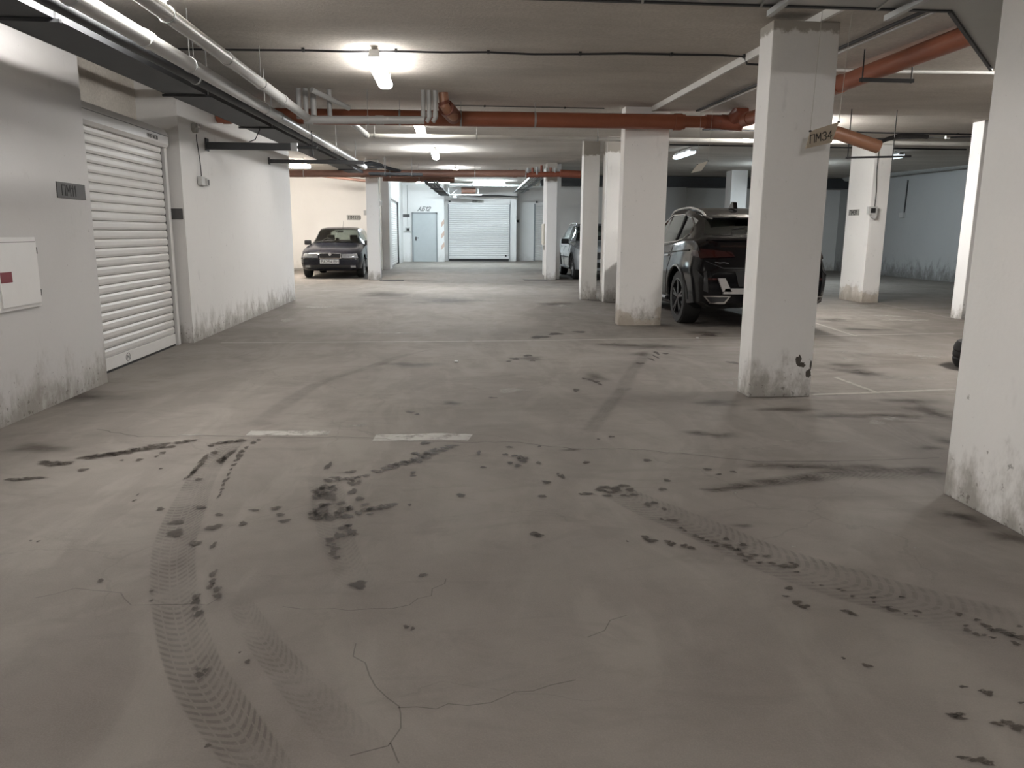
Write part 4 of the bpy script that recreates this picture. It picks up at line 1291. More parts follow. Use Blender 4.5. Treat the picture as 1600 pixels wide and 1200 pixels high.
# ---- dark blue estate in the far left bay, nose towards the aisle
st = [ # y     zb   wmax  zmid zbelt  wsh  ztop  wtop
 (0.00, .34, .60, .50, .62, .57, .668, .50), (.05, .26, .74, .48, .648, .70, .705, .60), (.16, .22, .815, .50, .665, .77, .75, .64), (.40, .20, .850, .55, .74, .815, .81, .68),
 (.75, .20, .860, .60, .80, .83, .865, .71), (1.20, .20, .865, .62, .865, .83, .925, .72), (1.33, .20, .865, .62, .885, .825, .955, .70), (1.95, .20, .865, .62, .90, .82, 1.375, .57),
 (2.10, .20, .865, .62, .90, .82, 1.405, .575), (2.70, .20, .865, .62, .905, .82, 1.43, .58), (3.60, .20, .862, .62, .915, .815, 1.41, .57), (3.95, .22, .855, .62, .92, .80, 1.37, .55),
 (4.28, .26, .835, .60, .92, .775, .98, .68), (4.42, .30, .80, .58, .80, .75, .86, .66), (4.50, .38, .72, .55, .64, .68, .70, .58)]
k = Car('estate_car', 'dark blue estate car facing out of the far left bay', (-3.40, 21.96, 0), 0, st, 'paint_blue', [(1.80, 2.42), (2.50, 3.22), (3.32, 3.86)], (1.36, 1.93), (3.99, 4.24),
        [(.82, .845), (3.33, .845)], .31, .195)
k.wheels('alloy', 7)
k.mirror(1.62, .88, .97)
k.seats(2.25, 3.1, .35, .30)
k.dash(1.42, .68, .90)
k.strip('bonnet_seam', 'trim', [(-.70, .45), (-.62, 1.30)], 't', .008)
k.strip('bonnet_seam', 'trim', [(.70, .45), (.62, 1.30)], 't', .008)
k.strip('bonnet_crease', 'paint_blue', [(-.30, .2), (-.36, 1.25)], 't', .012)
k.strip('bonnet_crease', 'paint_blue', [(.30, .2), (.36, 1.25)], 't', .012)
hl = k.patch('headlamp', 'lamp_glass', [(-.75, .575), (-.33, .575), (-.33, .675), (-.72, .685)], 'f', 6, 3, .012)
hl = k.patch('headlamp', 'lamp_glass', [(.33, .575), (.75, .575), (.72, .685), (.33, .675)], 'f', 6, 3, .012)
gr = k.patch('grille', 'trim', [(-.285, .575), (.285, .575), (.285, .675), (-.285, .675)], 'f', 6, 3, .01)
k.strip('grille_frame', 'chrome', [(-.295, .57), (.295, .57), (.295, .685), (.05, .69), (-.05, .69), (-.295, .685), (-.295, .57)], 'f', .02, .03, parent=gr)
for z in (.60, .625, .65):
    k.strip('grille_bar', 'board', [(-.28, z), (.28, z)], 'f', .007, .03, parent=gr)
MB().lathe([(.0, -.02), (.042, -.02), (.042, 0), (.0, 0)], 'y', 20).build('emblem', M['chrome'], gr).location = (0, k.hit(0, .675, 'f')[0].y - .01, .675)
k.patch('bumper_trim', 'trim', [(-.80, .535), (.80, .535), (.80, .558), (-.80, .558)], 'f', 12, 1, .014)
k.patch('lower_grille', 'trim', [(-.60, .30), (.60, .30), (.62, .38), (-.62, .38)], 'f', 10, 2, .006)
for sx in (-1, 1):
    k.patch('fog_lamp', 'lamp_glass', [(sx * .62 - .07, .31), (sx * .62 + .07, .31), (sx * .62 + .07, .37), (sx * .62 - .07, .37)], 'f', 3, 2, .012)
    k.strip('bumper_chrome', 'chrome', [(sx * .36, .552), (sx * .74, .552)], 'f', .008, .03)  # thin chrome strip on each side of the bumper
k.plate('РА2541ВН', -.02, .475, 'f')
for a in ('L', 'R'):
    k.strip('door_seam', 'trim', [(1.42, .86), (1.40, .36), (1.55, .27), (2.44, .27), (2.46, .88)], a, .008)
    k.strip('door_seam', 'trim', [(2.46, .30), (3.0, .30), (3.18, .55), (3.27, .88)], a, .008)
    k.strip('side_moulding', 'trim', [(1.2, .52), (2.9, .53)], a, .045, .02)
    for y in (2.28, 3.08):
        k.patch('door_handle', 'trim', [(y - .09, .765), (y + .09, .765), (y + .09, .80), (y - .09, .80)], a, 3, 1, .02)
MB().tube([(.10, 2.05, 1.41), (.10, 2.22, 1.62)], [.006, .003], 6).build('aerial', M['black'], k.root)
wp = MB()
for x0_, x1_ in ((-.62, -.10), (-.02, .50)):
    a, _ = k.hit(x0_, 1.40, 't'); b, _ = k.hit(x1_, 1.43, 't')
    if a and b: wp.tube([a + Vector((0, 0, .02)), b + Vector((0, 0, .025))], .008, 6)
wp.build('wiper', M['black'], k.root)
MB().tube([(-.07, 1.55, 1.05), (-.06, 1.9, 1.30)], .006, 6).build('windscreen_pillar_strip', M['box_grey'], k.root)
MB().box(-.11, .11, 1.98, 2.0, 1.27, 1.33, .01).build('rear_view_mirror', M['trim'], k.root)

# ---- black coupe SUV beside the damp-stained pillar, tail towards the viewer
st = [
 (0.00, .40, .66, .62, .72, .62, .78, .54), (.07, .28, .82, .62, .80, .76, .88, .66), (.22, .24, .93, .66, .88, .87, .96, .72), (.60, .22, .985, .70, .96, .92, 1.04, .80),
 (1.20, .22, 1.0, .72, 1.03, .94, 1.11, .82), (1.45, .22, 1.0, .72, 1.06, .94, 1.16, .80), (2.20, .22, 1.0, .72, 1.08, .94, 1.58, .64), (2.60, .22, 1.0, .72, 1.09, .94, 1.665, .65),
 (3.20, .22, 1.0, .72, 1.12, .94, 1.68, .66), (3.75, .23, 1.01, .74, 1.16, .95, 1.62, .66), (4.08, .24, 1.01, .76, 1.19, .95, 1.54, .665), (4.48, .27, .995, .78, 1.20, .93, 1.27, .78),
 (4.62, .29, .985, .78, 1.14, .915, 1.22, .76), (4.75, .30, .965, .76, 1.00, .90, 1.06, .75), (4.86, .32, .93, .70, .86, .865, .92, .72), (4.92, .38, .86, .62, .74, .80, .80, .68)]
st = [(a, b, c * .935, d, e, f * .935, g, h * .95) for a, b, c, d, e, f, g, h in st]
k = Car('coupe_suv', 'glossy black coupe SUV seen from behind between two white pillars', (4.195, 15.05, 0), math.pi, st, 'paint_black', [(1.92, 2.62), (2.70, 3.50), (3.56, 3.98)], (1.48, 2.16), (4.12, 4.46),
        [(.93, .905), (3.94, .912)], .385, .27)
k.wheels('alloy_dark', 5, 'trim')
k.mirror(1.80, 1.0, 1.14, 'paint_black', 1.15)
k.seats(2.45, 3.35, .40, .46)
k.dash(1.6, .78, 1.08)
for a in ('L', 'R'):
    k.strip('window_trim', 'chrome', [(1.72, 1.125), (2.6, 1.135), (3.5, 1.175), (3.86, 1.215), (4.02, 1.30), (3.92, 1.43), (3.7, 1.52), (3.3, 1.58), (2.7, 1.58), (2.2, 1.47)], a, .022, .012, 8)
    k.strip('window_divider', 'trim', [(3.53, 1.19), (3.42, 1.56)], a, .05, .004)
    k.strip('shoulder_crease', 'paint_black', [(1.3, 1.0), (2.6, 1.0), (3.6, 1.03), (4.4, 1.07)], a, .02, .012)
    k.strip('sill_trim', 'trim', [(1.45, .32), (3.4, .33)], a, .07, .01)
    k.strip('door_seam', 'black', [(2.66, 1.12), (2.64, .40)], a, .008)
    k.strip('door_seam', 'black', [(3.56, 1.16), (3.5, .9), (3.38, .62), (3.35, .40)], a, .008)
    for y in (2.50, 3.36):
        k.patch('door_handle', 'chrome', [(y - .11, .955), (y + .11, .965), (y + .11, .99), (y - .11, .98)], a, 3, 1, .028)
# roof rails, fin
for sx in (-1, 1):
    pts = []
    for i in range(13):
        y = 2.25 + 1.75 * i / 12
        p, n = k.hit(sx * .57, y, 't')
        if p: pts.append(p + Vector((0, 0, .028 if 0 < i < 12 else .0)))
    MB().tube(pts, .017, 8).build('roof_rail', M['satin'], k.root, True)
MB().prism([(3.42, 1.68), (3.64, 1.66), (3.60, 1.755), (3.54, 1.765)], 'x', -.03, .03).build('fin_aerial', M['paint_black'], k.root)
sp_ = MB().add([(-.61, 3.98, 1.555), (.61, 3.98, 1.555), (.55, 4.26, 1.515), (-.55, 4.26, 1.515), (-.61, 4.02, 1.515), (.61, 4.02, 1.515), (.55, 4.25, 1.49), (-.55, 4.25, 1.49)],
               [(0, 1, 2, 3), (7, 6, 5, 4), (0, 4, 5, 1), (1, 5, 6, 2), (2, 6, 7, 3), (3, 7, 4, 0)]).build('roof_spoiler', M['paint_black'], k.root)
k.patch('boot_lip', 'paint_black', [(-.74, 1.20), (.74, 1.20), (.69, 1.245), (-.69, 1.245)], 'r', 10, 2, .012)
for sx in (-1, 1):
    tl = k.patch('tail_lamp', 'tail_red', [(sx * .40, .985), (sx * .85, .965), (sx * .84, 1.085), (sx * .43, 1.045)], 'r', 8, 3, .014)
    k.patch('tail_lamp_return', 'tail_red', [(4.52, 1.0), (4.80, .97), (4.72, 1.06), (4.52, 1.075)], 'R' if sx > 0 else 'L', 4, 3, .012, parent=tl)
    k.strip('lamp_bar', 'lamp_glass', [(sx * .55, 1.012), (sx * .60, 1.012)], 'r', .010, .03, parent=tl)
    k.patch('reflector', 'tail_red', [(sx * .52, .685), (sx * .80, .685), (sx * .78, .71), (sx * .56, .71)], 'r', 6, 1, .006)
    ex = k.patch('exhaust_frame', 'chrome', [(sx * .54, .375), (sx * .74, .375), (sx * .825, .475), (sx * .46, .475)], 'r', 8, 2, .012)
    k.patch('exhaust_opening', 'black', [(sx * .555, .392), (sx * .725, .392), (sx * .79, .458), (sx * .50, .458)], 'r', 8, 2, .02, parent=ex)
    k.patch('bumper_vent', 'trim', [(sx * .78, .52), (sx * .83, .54), (sx * .835, .78), (sx * .80, .80)], 'r', 3, 5, .008)
k.patch('number_plate_recess', 'trim', [(-.36, .60), (.36, .60), (.42, .80), (-.42, .80)], 'r', 8, 3, .006)
k.plate('', 0, .70, 'r')
d = k.patch('diffuser', 'satin', [(-.58, .50), (.58, .50), (.55, .575), (-.55, .575)], 'r', 10, 2, .03)
for sx in (-1, 1):
    k.patch('diffuser_wing', 'satin', [(sx * .46, .53), (sx * .585, .53), (sx * .66, .71), (sx * .56, .71)], 'r', 4, 4, .03, parent=d)
k.strip('boot_seam', 'black', [(-.80, .93), (-.58, .84), (.58, .84), (.80, .93)], 'r', .012)
k.strip('boot_badge', 'zinc', [(.50, .905), (.56, .915), (.62, .91), (.68, .918)], 'r', .007, .006)
MB().lathe([(0, 0), (.045, 0), (.045, .012), (0, .012)], 'y', 20).build('emblem', M['satin'], k.root).location = (0, k.hit(0, 1.10, 'r')[0].y - .002, 1.10)
MB().tube([(0, 4.30, 1.40), (.3, 4.36, 1.36)], .008, 6).build('rear_wiper', M['black'], k.root)

# ---- silver SUV in the right bay, nose towards the viewer
st = [
 (0.00, .40, .64, .60, .70, .62, .76, .56), (.06, .28, .78, .58, .76, .74, .84, .66), (.20, .24, .865, .60, .84, .82, .90, .72), (.55, .22, .91, .66, .90, .86, .97, .76),
 (1.10, .22, .92, .68, .97, .87, 1.04, .77), (1.32, .22, .92, .68, .99, .87, 1.08, .75), (2.00, .22, .92, .68, 1.01, .87, 1.53, .61), (2.4, .22, .92, .68, 1.02, .87, 1.59, .62),
 (3.10, .22, .92, .68, 1.05, .87, 1.59, .62), (3.75, .24, .92, .70, 1.08, .86, 1.53, .59), (4.12, .28, .90, .70, 1.06, .84, 1.14, .70), (4.28, .32, .87, .68, .92, .81, .98, .68), (4.36, .40, .80, .64, .76, .74, .82, .60)]
def make_suv(name, label, loc, rz, paint):
    k = Car(name, label, loc, rz, st, paint, [(1.75, 2.45), (2.53, 3.28), (3.36, 3.7)], (1.36, 1.97), (3.80, 4.10), [(.86, .885), (3.49, .885)], .34, .225)
    k.wheels('alloy', 5, 'trim')
    k.mirror(1.66, 1.0, 1.06, 'black', 1.1)
    k.seats(2.3, 3.15, .37, .42)
    k.dash(1.48, .72, 1.0)
    gr = k.patch('grille', 'trim', [(-.42, .60), (.42, .60), (.36, .76), (-.36, .76)], 'f', 8, 3, .012)
    k.strip('grille_frame', 'chrome', [(-.43, .59), (.43, .59), (.37, .775), (-.37, .775), (-.43, .59)], 'f', .02, .03, parent=gr)
    for z in (.64, .68, .72):
        k.strip('grille_bar', 'board', [(-.38, z), (.38, z)], 'f', .012, .03, parent=gr)
    for sx in (-1, 1):
        k.patch('headlamp', 'lamp_glass', [(sx * .46, .69), (sx * .82, .71), (sx * .80, .80), (sx * .44, .78)], 'f', 6, 3, .012)
        k.patch('fog_recess', 'trim', [(sx * .52, .40), (sx * .78, .42), (sx * .74, .53), (sx * .54, .53)], 'f', 5, 3, .008)
        k.strip('fog_trim', 'chrome', [(sx * .50, .37), (sx * .80, .39)], 'f', .014, .02)
    k.patch('lower_grille', 'trim', [(-.48, .36), (.48, .36), (.46, .50), (-.46, .50)], 'f', 8, 2, .008)
    k.plate('', 0, .545, 'f')
    for a in ('L', 'R'):
        k.strip('window_trim', 'chrome', [(1.6, 1.035), (2.5, 1.05), (3.65, 1.10)], a, .014, .01)
        k.strip('door_seam', 'black', [(1.50, .98), (1.48, .45), (1.7, .30), (2.45, .30), (2.49, 1.04)], a, .008)
        k.strip('door_seam', 'black', [(2.49, .32), (3.02, .34), (3.18, .62), (3.32, 1.07)], a, .008)
        k.strip('side_crease', paint, [(1.3, .66), (3.1, .70)], a, .02, .01)
        k.strip('sill_trim', 'trim', [(1.3, .30), (3.05, .30)], a, .08, .01)
        for y in (2.32, 3.12):
            k.patch('door_handle', paint, [(y - .10, .885), (y + .10, .89), (y + .10, .925), (y - .10, .92)], a, 3, 1, .025)
    for sx in (-1, 1):
        pts = []
        for i in range(11):
            y = 2.05 + 1.6 * i / 10
            p, n = k.hit(sx * .57, y, 't')
            if p: pts.append(p + Vector((0, 0, .03 if 0 < i < 10 else .0)))
        MB().tube(pts, .016, 8).build('roof_rail', M['satin'], k.root, True)
        k.patch('tail_lamp', 'tail_red', [(sx * .5, .82), (sx * .82, .82), (sx * .80, .95), (sx * .55, .92)], 'r', 5, 3, .012)
    return k
make_suv('compact_suv', 'silver SUV half hidden behind slim white pillars, nose towards the viewer', (4.32, 21.28, 0), 0, 'paint_silver')

# ---- tyre lying beyond the large right-hand pillar
ty = MB().lathe([(.19, .03), (.24, .0), (.33, .01), (.352, .05), (.36, .09), (.352, .105), (.36, .12), (.36, .15), (.352, .165), (.36, .18), (.352, .22), (.33, .26), (.24, .27), (.19, .24)], 'z', 48).build('car_tyre', M['rubber'], None, True)
ty.location = (5.315, 7.1, .0)
tag(ty, 'black tyre lying on the floor, its edge showing beside the large right-hand pillar', 'tyre')
WET = [[-1.239,3.352,0.034,0.04],[-1.198,3.223,0.044,0.052],[-1.059,3.281,0.039,0.039],[-1.079,3.105,0.026,0.035],[-0.999,3.08,0.013,0.034],[-0.916,2.806,0.012,0.04],[-0.899,2.734,0.014,0.033],[-0.895,2.697,0.012,0.027],[-0.864,2.669,0.014,0.032],[-0.846,2.618,0.018,0.025],[-0.92,2.612,0.018,0.025],[-0.909,2.578,0.018,0.025],[-0.872,2.488,0.017,0.023],[-0.897,2.525,0.009,0.019],[-1.191,3.537,0.033,0.018],[-1.08,3.439,0.02,0.025],[-0.931,3.488,0.033,0.017],[-0.839,3.509,0.03,0.026],[-0.8,3.423,0.026,0.017],[-0.765,3.34,0.031,0.024],[-0.94,3.319,0.025,0.024],[-1.373,3.53,0.021,0.026],[-1.54,3.654,0.012,0.019],[-1.557,3.738,0.006,0.019],[-0.356,2.674,0.031,0.048],[-0.699,4.169,0.018,0.086],[-0.462,3.621,0.031,0.028],[-0.51,3.727,0.026,0.05],[-0.521,3.869,0.036,0.064],[-0.122,2.741,0.019,0.017],[-0.162,2.352,0.013,0.013],[-0.14,2.338,0.01,0.013],[-0.543,3.562,0.028,0.027],[-0.674,3.746,0.045,0.07],[-0.623,3.667,0.056,0.067],[-0.68,3.67,0.025,0.068],[-0.658,3.805,0.032,0.062],[-0.616,3.783,0.029,0.051],[-0.651,3.43,0.026,0.051],[-0.619,3.454,0.05,0.087],[-0.577,3.369,0.041,0.049],[-0.629,3.372,0.029,0.049],[-0.622,3.54,0.036,0.036],[-0.521,3.465,0.042,0.052],[-0.535,3.399,0.029,0.042],[-0.492,3.38,0.029,0.041],[-0.492,3.489,0.018,0.044],[-0.486,3.247,0.028,0.038],[-0.451,3.194,0.025,0.045],[-0.494,3.153,0.025,0.044],[-0.528,3.106,0.027,0.028],[-0.511,3.051,0.024,0.027],[-0.49,3.01,0.024,0.026],[-0.493,2.965,0.021,0.019],[-0.472,2.926,0.015,0.019],[-0.469,3.269,0.017,0.023],[-0.425,3.163,0.014,0.022],[-0.445,3.427,0.024,0.025],[-0.415,3.467,0.03,0.035],[-0.377,3.474,0.036,0.035],[-0.34,3.497,0.033,0.035],[-0.303,3.522,0.03,0.036],[-0.428,3.537,0.024,0.018],[-0.391,3.407,0.018,0.017],[-0.214,3.517,0.012,0.018],[-0.651,3.908,0.04,0.032],[-0.598,3.926,0.027,0.033],[-0.546,3.934,0.034,0.044],[-0.509,3.965,0.024,0.022],[-0.474,3.985,0.027,0.022],[-0.561,4.057,0.035,0.023],[-0.629,3.96,0.034,0.022],[-0.417,4.061,0.035,0.035],[-0.372,4.105,0.035,0.036],[-0.337,4.15,0.043,0.049],[-0.294,4.196,0.05,0.062],[-0.253,4.231,0.043,0.051],[-0.211,4.267,0.051,0.064],[-0.17,4.342,0.052,0.067],[-0.142,4.394,0.045,0.054],[-0.098,4.46,0.054,0.042],[-0.049,4.499,0.046,0.028],[-0.014,4.554,0.047,0.029],[-0.225,4.027,0.017,0.023],[-0.222,3.971,0.017,0.022],[-0.228,4.398,0.034,0.027],[-0.18,4.621,0.032,0.045],[-2.289,4.018,0.053,0.027],[-2.208,4.035,0.066,0.033],[-2.241,4.299,0.084,0.05],[-2.164,4.295,0.056,0.038],[-2.295,4.339,0.035,0.025],[-2.096,4.404,0.058,0.04],[-2.062,4.441,0.058,0.054],[-2.015,4.464,0.066,0.061],[-1.968,4.488,0.074,0.055],[-1.918,4.526,0.074,0.056],[-1.874,4.565,0.068,0.05],[-1.823,4.604,0.061,0.043],[-1.767,4.615,0.046,0.044],[-1.714,4.612,0.046,0.036],[-1.821,4.66,0.038,0.029],[-1.68,4.712,0.047,0.038],[-1.64,4.754,0.039,0.038],[-1.763,4.686,0.031,0.03],[-2.014,4.169,0.034,0.03],[-1.784,4.349,0.025,0.026],[-1.703,4.488,0.022,0.027],[-1.714,4.41,0.015,0.02],[-1.879,4.342,0.014,0.019],[-1.603,4.17,0.01,0.018],[-1.248,4.574,0.015,0.036],[-1.253,4.492,0.019,0.042],[-1.243,4.398,0.022,0.067],[-1.233,4.32,0.018,0.039],[-1.224,4.221,0.014,0.037],[-1.218,4.138,0.01,0.024],[-1.206,4.047,0.01,0.034],[-1.192,3.948,0.013,0.055],[-1.184,3.875,0.01,0.031],[-1.17,3.803,0.01,0.03],[-1.162,3.754,0.006,0.02],[-1.155,3.697,0.008,0.038],[-1.235,4.689,0.023,0.03],[-1.218,4.748,0.02,0.023],[-1.43,4.684,0.054,0.037],[-1.38,4.711,0.047,0.046],[-1.325,4.738,0.047,0.038],[-1.471,4.628,0.023,0.029],[-1.312,4.402,0.029,0.122],[-1.319,4.312,0.029,0.078],[-1.406,4.473,0.022,0.041],[-1.428,4.343,0.018,0.119],[-1.409,4.172,0.021,0.123],[-1.406,4.057,0.017,0.092],[-1.338,3.967,0.017,0.033],[0.394,4.235,0.044,0.051],[0.38,4.287,0.026,0.039],[0.316,4.176,0.022,0.025],[0.355,4.125,0.025,0.03],[0.479,4.168,0.018,0.025],[0.16,4.1,0.018,0.024],[0.352,4.315,0.019,0.026],[0.336,4.508,0.023,0.021],[0.302,4.344,0.019,0.027],[0.145,4.392,0.015,0.048],[0.75,4.166,0.026,0.025],[1.108,4.185,0.033,0.025],[0.579,3.917,0.017,0.033],[0.56,3.951,0.01,0.028],[0.482,3.825,0.027,0.026],[0.436,3.608,0.022,0.024],[0.665,3.633,0.035,0.019],[0.631,3.625,0.016,0.014],[0.031,3.64,0.028,0.029],[1.06,3.68,0.023,0.025],[1.123,3.822,0.02,0.021],[1.4,3.998,0.025,0.023],[1.433,3.904,0.021,0.017],[1.53,3.944,0.021,0.017],[1.007,4.714,0.021,0.024],[0.521,4.513,0.012,0.022],[0.913,4.657,0.016,0.015],[0.741,3.688,0.029,0.04],[0.774,3.726,0.03,0.03],[0.788,3.646,0.032,0.029],[0.821,3.693,0.039,0.04],[0.871,3.741,0.036,0.031],[0.891,3.679,0.033,0.03],[0.892,3.601,0.026,0.024],[0.845,3.594,0.029,0.019],[0.762,3.599,0.026,0.019],[0.928,3.461,0.022,0.027],[0.966,3.485,0.016,0.018],[0.992,3.396,0.015,0.017],[0.99,3.247,0.026,0.024],[0.944,3.265,0.012,0.012],[1.001,3.153,0.014,0.011],[1.039,3.063,0.017,0.014],[1.055,3.034,0.017,0.014],[1.096,2.989,0.019,0.014],[1.093,2.949,0.016,0.013],[1.16,3.02,0.017,0.014],[1.136,2.953,0.022,0.017],[1.145,2.926,0.021,0.016],[1.167,2.905,0.024,0.019],[1.208,2.955,0.022,0.017],[1.161,2.853,0.021,0.016],[1.186,2.827,0.021,0.015],[1.214,2.85,0.021,0.012],[1.205,2.776,0.015,0.015],[1.258,2.835,0.018,0.012],[1.254,2.768,0.02,0.012],[1.159,2.798,0.015,0.012],[1.009,3.123,0.011,0.011],[1.07,3.005,0.014,0.01],[0.347,3.125,0.025,0.029],[0.364,3.103,0.019,0.021],[0.814,3.055,0.022,0.028],[0.833,3.019,0.027,0.027],[0.899,3.008,0.016,0.017],[0.908,2.98,0.019,0.027],[0.956,2.957,0.019,0.023],[0.979,2.936,0.019,0.023],[0.728,3.018,0.005,0.014],[1.016,6.211,0.032,0.067],[1.249,6.567,0.034,0.059],[1.214,6.658,0.023,0.046],[1.167,6.722,0.023,0.031],[1.267,6.449,0.017,0.043],[1.878,7.529,0.039,0.058],[2.148,7.929,0.021,0.13],[2.057,7.763,0.027,0.083],[2.225,8.193,0.028,0.139],[2.311,8.144,0.035,0.068],[0.633,7.851,0.067,0.062],[0.793,8.058,0.055,0.066],[0.561,7.691,0.039,0.04],[0.807,7.723,0.026,0.048],[1.082,9.541,0.129,0.153],[1.325,9.849,0.1,0.13],[1.667,10.039,0.12,0.081],[3.31,9.677,0.135,0.102],[2.841,7.535,0.066,0.087],[0.308,5.937,0.04,0.024],[-0.321,5.478,0.037,0.031],[-0.262,5.395,0.023,0.02],[1.3,2.735,0.035,0.023],[1.333,2.763,0.015,0.012],[1.343,2.744,0.015,0.012],[1.317,2.681,0.012,0.011],[1.167,2.905,0.005,0.013],[1.229,2.55,0.021,0.015],[1.189,2.487,0.014,0.01],[1.207,2.437,0.023,0.019],[1.221,2.407,0.023,0.018],[1.347,2.367,0.016,0.013],[1.362,2.348,0.02,0.018],[1.507,2.385,0.023,0.009],[1.517,2.365,0.025,0.018],[1.596,2.347,0.018,0.013],[1.548,2.336,0.009,0.007],[1.573,2.316,0.009,0.006],[1.73,2.32,0.016,0.015],[1.767,2.278,0.015,0.011],[1.687,2.214,0.017,0.012],[1.7,2.188,0.015,0.012],[1.769,2.238,0.019,0.016],[1.769,2.213,0.017,0.008],[1.791,2.207,0.03,0.016],[1.808,2.182,0.034,0.016],[1.827,2.16,0.034,0.019],[1.788,2.123,0.017,0.015],[1.738,2.162,0.013,0.008],[1.722,2.179,0.013,0.008],[1.702,2.243,0.011,0.008],[1.88,2.227,0.011,0.008],[1.336,2.586,0.007,0.005],[1.357,2.564,0.01,0.005],[1.407,2.529,0.012,0.005],[1.42,2.518,0.014,0.005],[1.43,2.472,0.012,0.007],[1.499,2.458,0.012,0.01],[1.606,2.456,0.012,0.01],[1.483,2.424,0.007,0.009],[1.242,2.028,0.016,0.014],[1.191,2.074,0.008,0.007],[1.463,1.904,0.015,0.009],[1.503,1.882,0.013,0.009],[1.514,1.869,0.018,0.015],[1.344,1.776,0.017,0.014],[1.357,1.764,0.021,0.011],[1.361,1.781,0.025,0.011],[1.444,1.734,0.021,0.013],[1.472,1.737,0.017,0.016],[1.484,1.715,0.027,0.018],[1.263,1.611,0.022,0.007],[1.295,1.599,0.026,0.014],[1.311,1.586,0.019,0.011],[1.573,1.819,0.011,0.006],[-1.315,2.77,0.012,0.017],[-0.749,2.109,0.015,0.017],[-0.738,2.132,0.009,0.017],[-0.763,2.14,0.008,0.011],[-0.627,2.17,0.012,0.014],[-0.627,1.782,0.01,0.008],[-1.095,2.668,0.009,0.01],[-1.067,2.592,0.009,0.01],[-0.665,2.226,0.004,0.008],[-1.736,3.164,0.008,0.011],[-1.771,3.173,0.008,0.007]]
GRIME_SHADE = [[2.121,8.783,0.379,0.267],[2.389,8.672,0.338,0.316],[1.901,8.895,0.306,0.162],[2.029,8.153,0.155,0.231],[3.853,7.016,0.283,0.249],[3.926,7.343,0.263,0.153],[3.935,6.875,0.235,0.169],[3.586,5.675,0.309,0.141],[1.737,4.064,0.146,0.086],[1.91,4.031,0.219,0.109],[2.116,3.995,0.254,0.12],[2.387,3.945,0.289,0.13],[2.611,3.886,0.179,0.127],[1.34,3.664,0.099,0.06],[1.49,3.707,0.134,0.061],[1.688,3.769,0.17,0.064],[1.888,3.824,0.156,0.077],[2.106,3.902,0.178,0.092],[3.528,5.179,0.132,0.285],[3.512,5.387,0.196,0.216],[2.933,4.361,0.12,0.085],[2.395,3.158,0.148,0.111],[2.407,2.968,0.112,0.099],[2.329,3.243,0.091,0.099],[0.703,4.432,0.077,0.042],[-0.02,5.765,0.098,0.092],[1.706,4.728,0.189,0.097],[1.601,4.798,0.127,0.083],[1.286,3.167,0.072,0.038],[5.705,10.239,0.46,0.22],[5.846,11.443,0.306,0.366],[0.81,7.887,0.201,0.17],[1.283,6.78,0.152,0.26],[-0.432,7.531,0.378,0.233],[-2.944,6.125,0.444,0.363],[-2.48,4.637,0.226,0.148],[3.128,4.499,0.124,0.185],[3.198,5.194,0.283,0.119],[2.848,6.003,0.214,0.103],[2.032,5.674,0.25,0.138],[3.023,14.866,0.381,0.762],[1.921,14.171,0.48,0.545],[-0.096,14.847,0.986,0.747],[-1.448,16.4,0.804,0.908],[4.687,14.876,0.518,0.933],[2.489,5.433,0.291,0.128],[2.775,5.214,0.329,0.119],[3.328,9.938,0.347,0.273]]
PALE = [[2.441,6.49,0.069,0.119],[2.212,6.243,0.044,0.068],[2.553,6.668,0.059,0.094],[1.986,13.788,0.409,0.517],[2.322,12.433,0.265,0.422],[4.345,8.222,0.161,0.094],[4.527,8.077,0.29,0.091],[4.925,8.064,0.189,0.138],[5.14,7.877,0.214,0.223],[4.989,7.752,0.168,0.085],[4.178,7.693,0.179,0.083],[4.152,7.779,0.069,0.128],[3.497,6.632,0.047,0.062],[4.008,6.675,0.181,0.079],[4.103,6.577,0.143,0.062],[4.31,6.664,0.242,0.128],[1.982,4.467,0.056,0.029],[2.149,4.564,0.164,0.03],[2.387,4.537,0.205,0.045],[3.142,5.099,0.185,0.154],[2.951,5.014,0.154,0.13],[7.514,13.789,0.497,0.261],[7.796,13.413,0.364,0.248],[7.078,11.428,0.622,0.274],[7.093,11.993,0.542,0.301],[2.491,5.795,0.18,0.048],[2.665,5.716,0.133,0.046],[1.457,6.246,0.108,0.054],[0.483,6.233,0.32,0.163],[-0.643,5.095,0.129,0.072],[-1.67,4.895,0.162,0.049],[-0.898,10.025,0.996,0.201],[-2.302,13.548,0.438,0.487],[-2.435,11.546,0.28,0.444],[1.823,3.061,0.023,0.014],[1.922,2.886,0.027,0.013],[1.42,3.61,0.026,0.029],[1.416,2.93,0.027,0.013]]
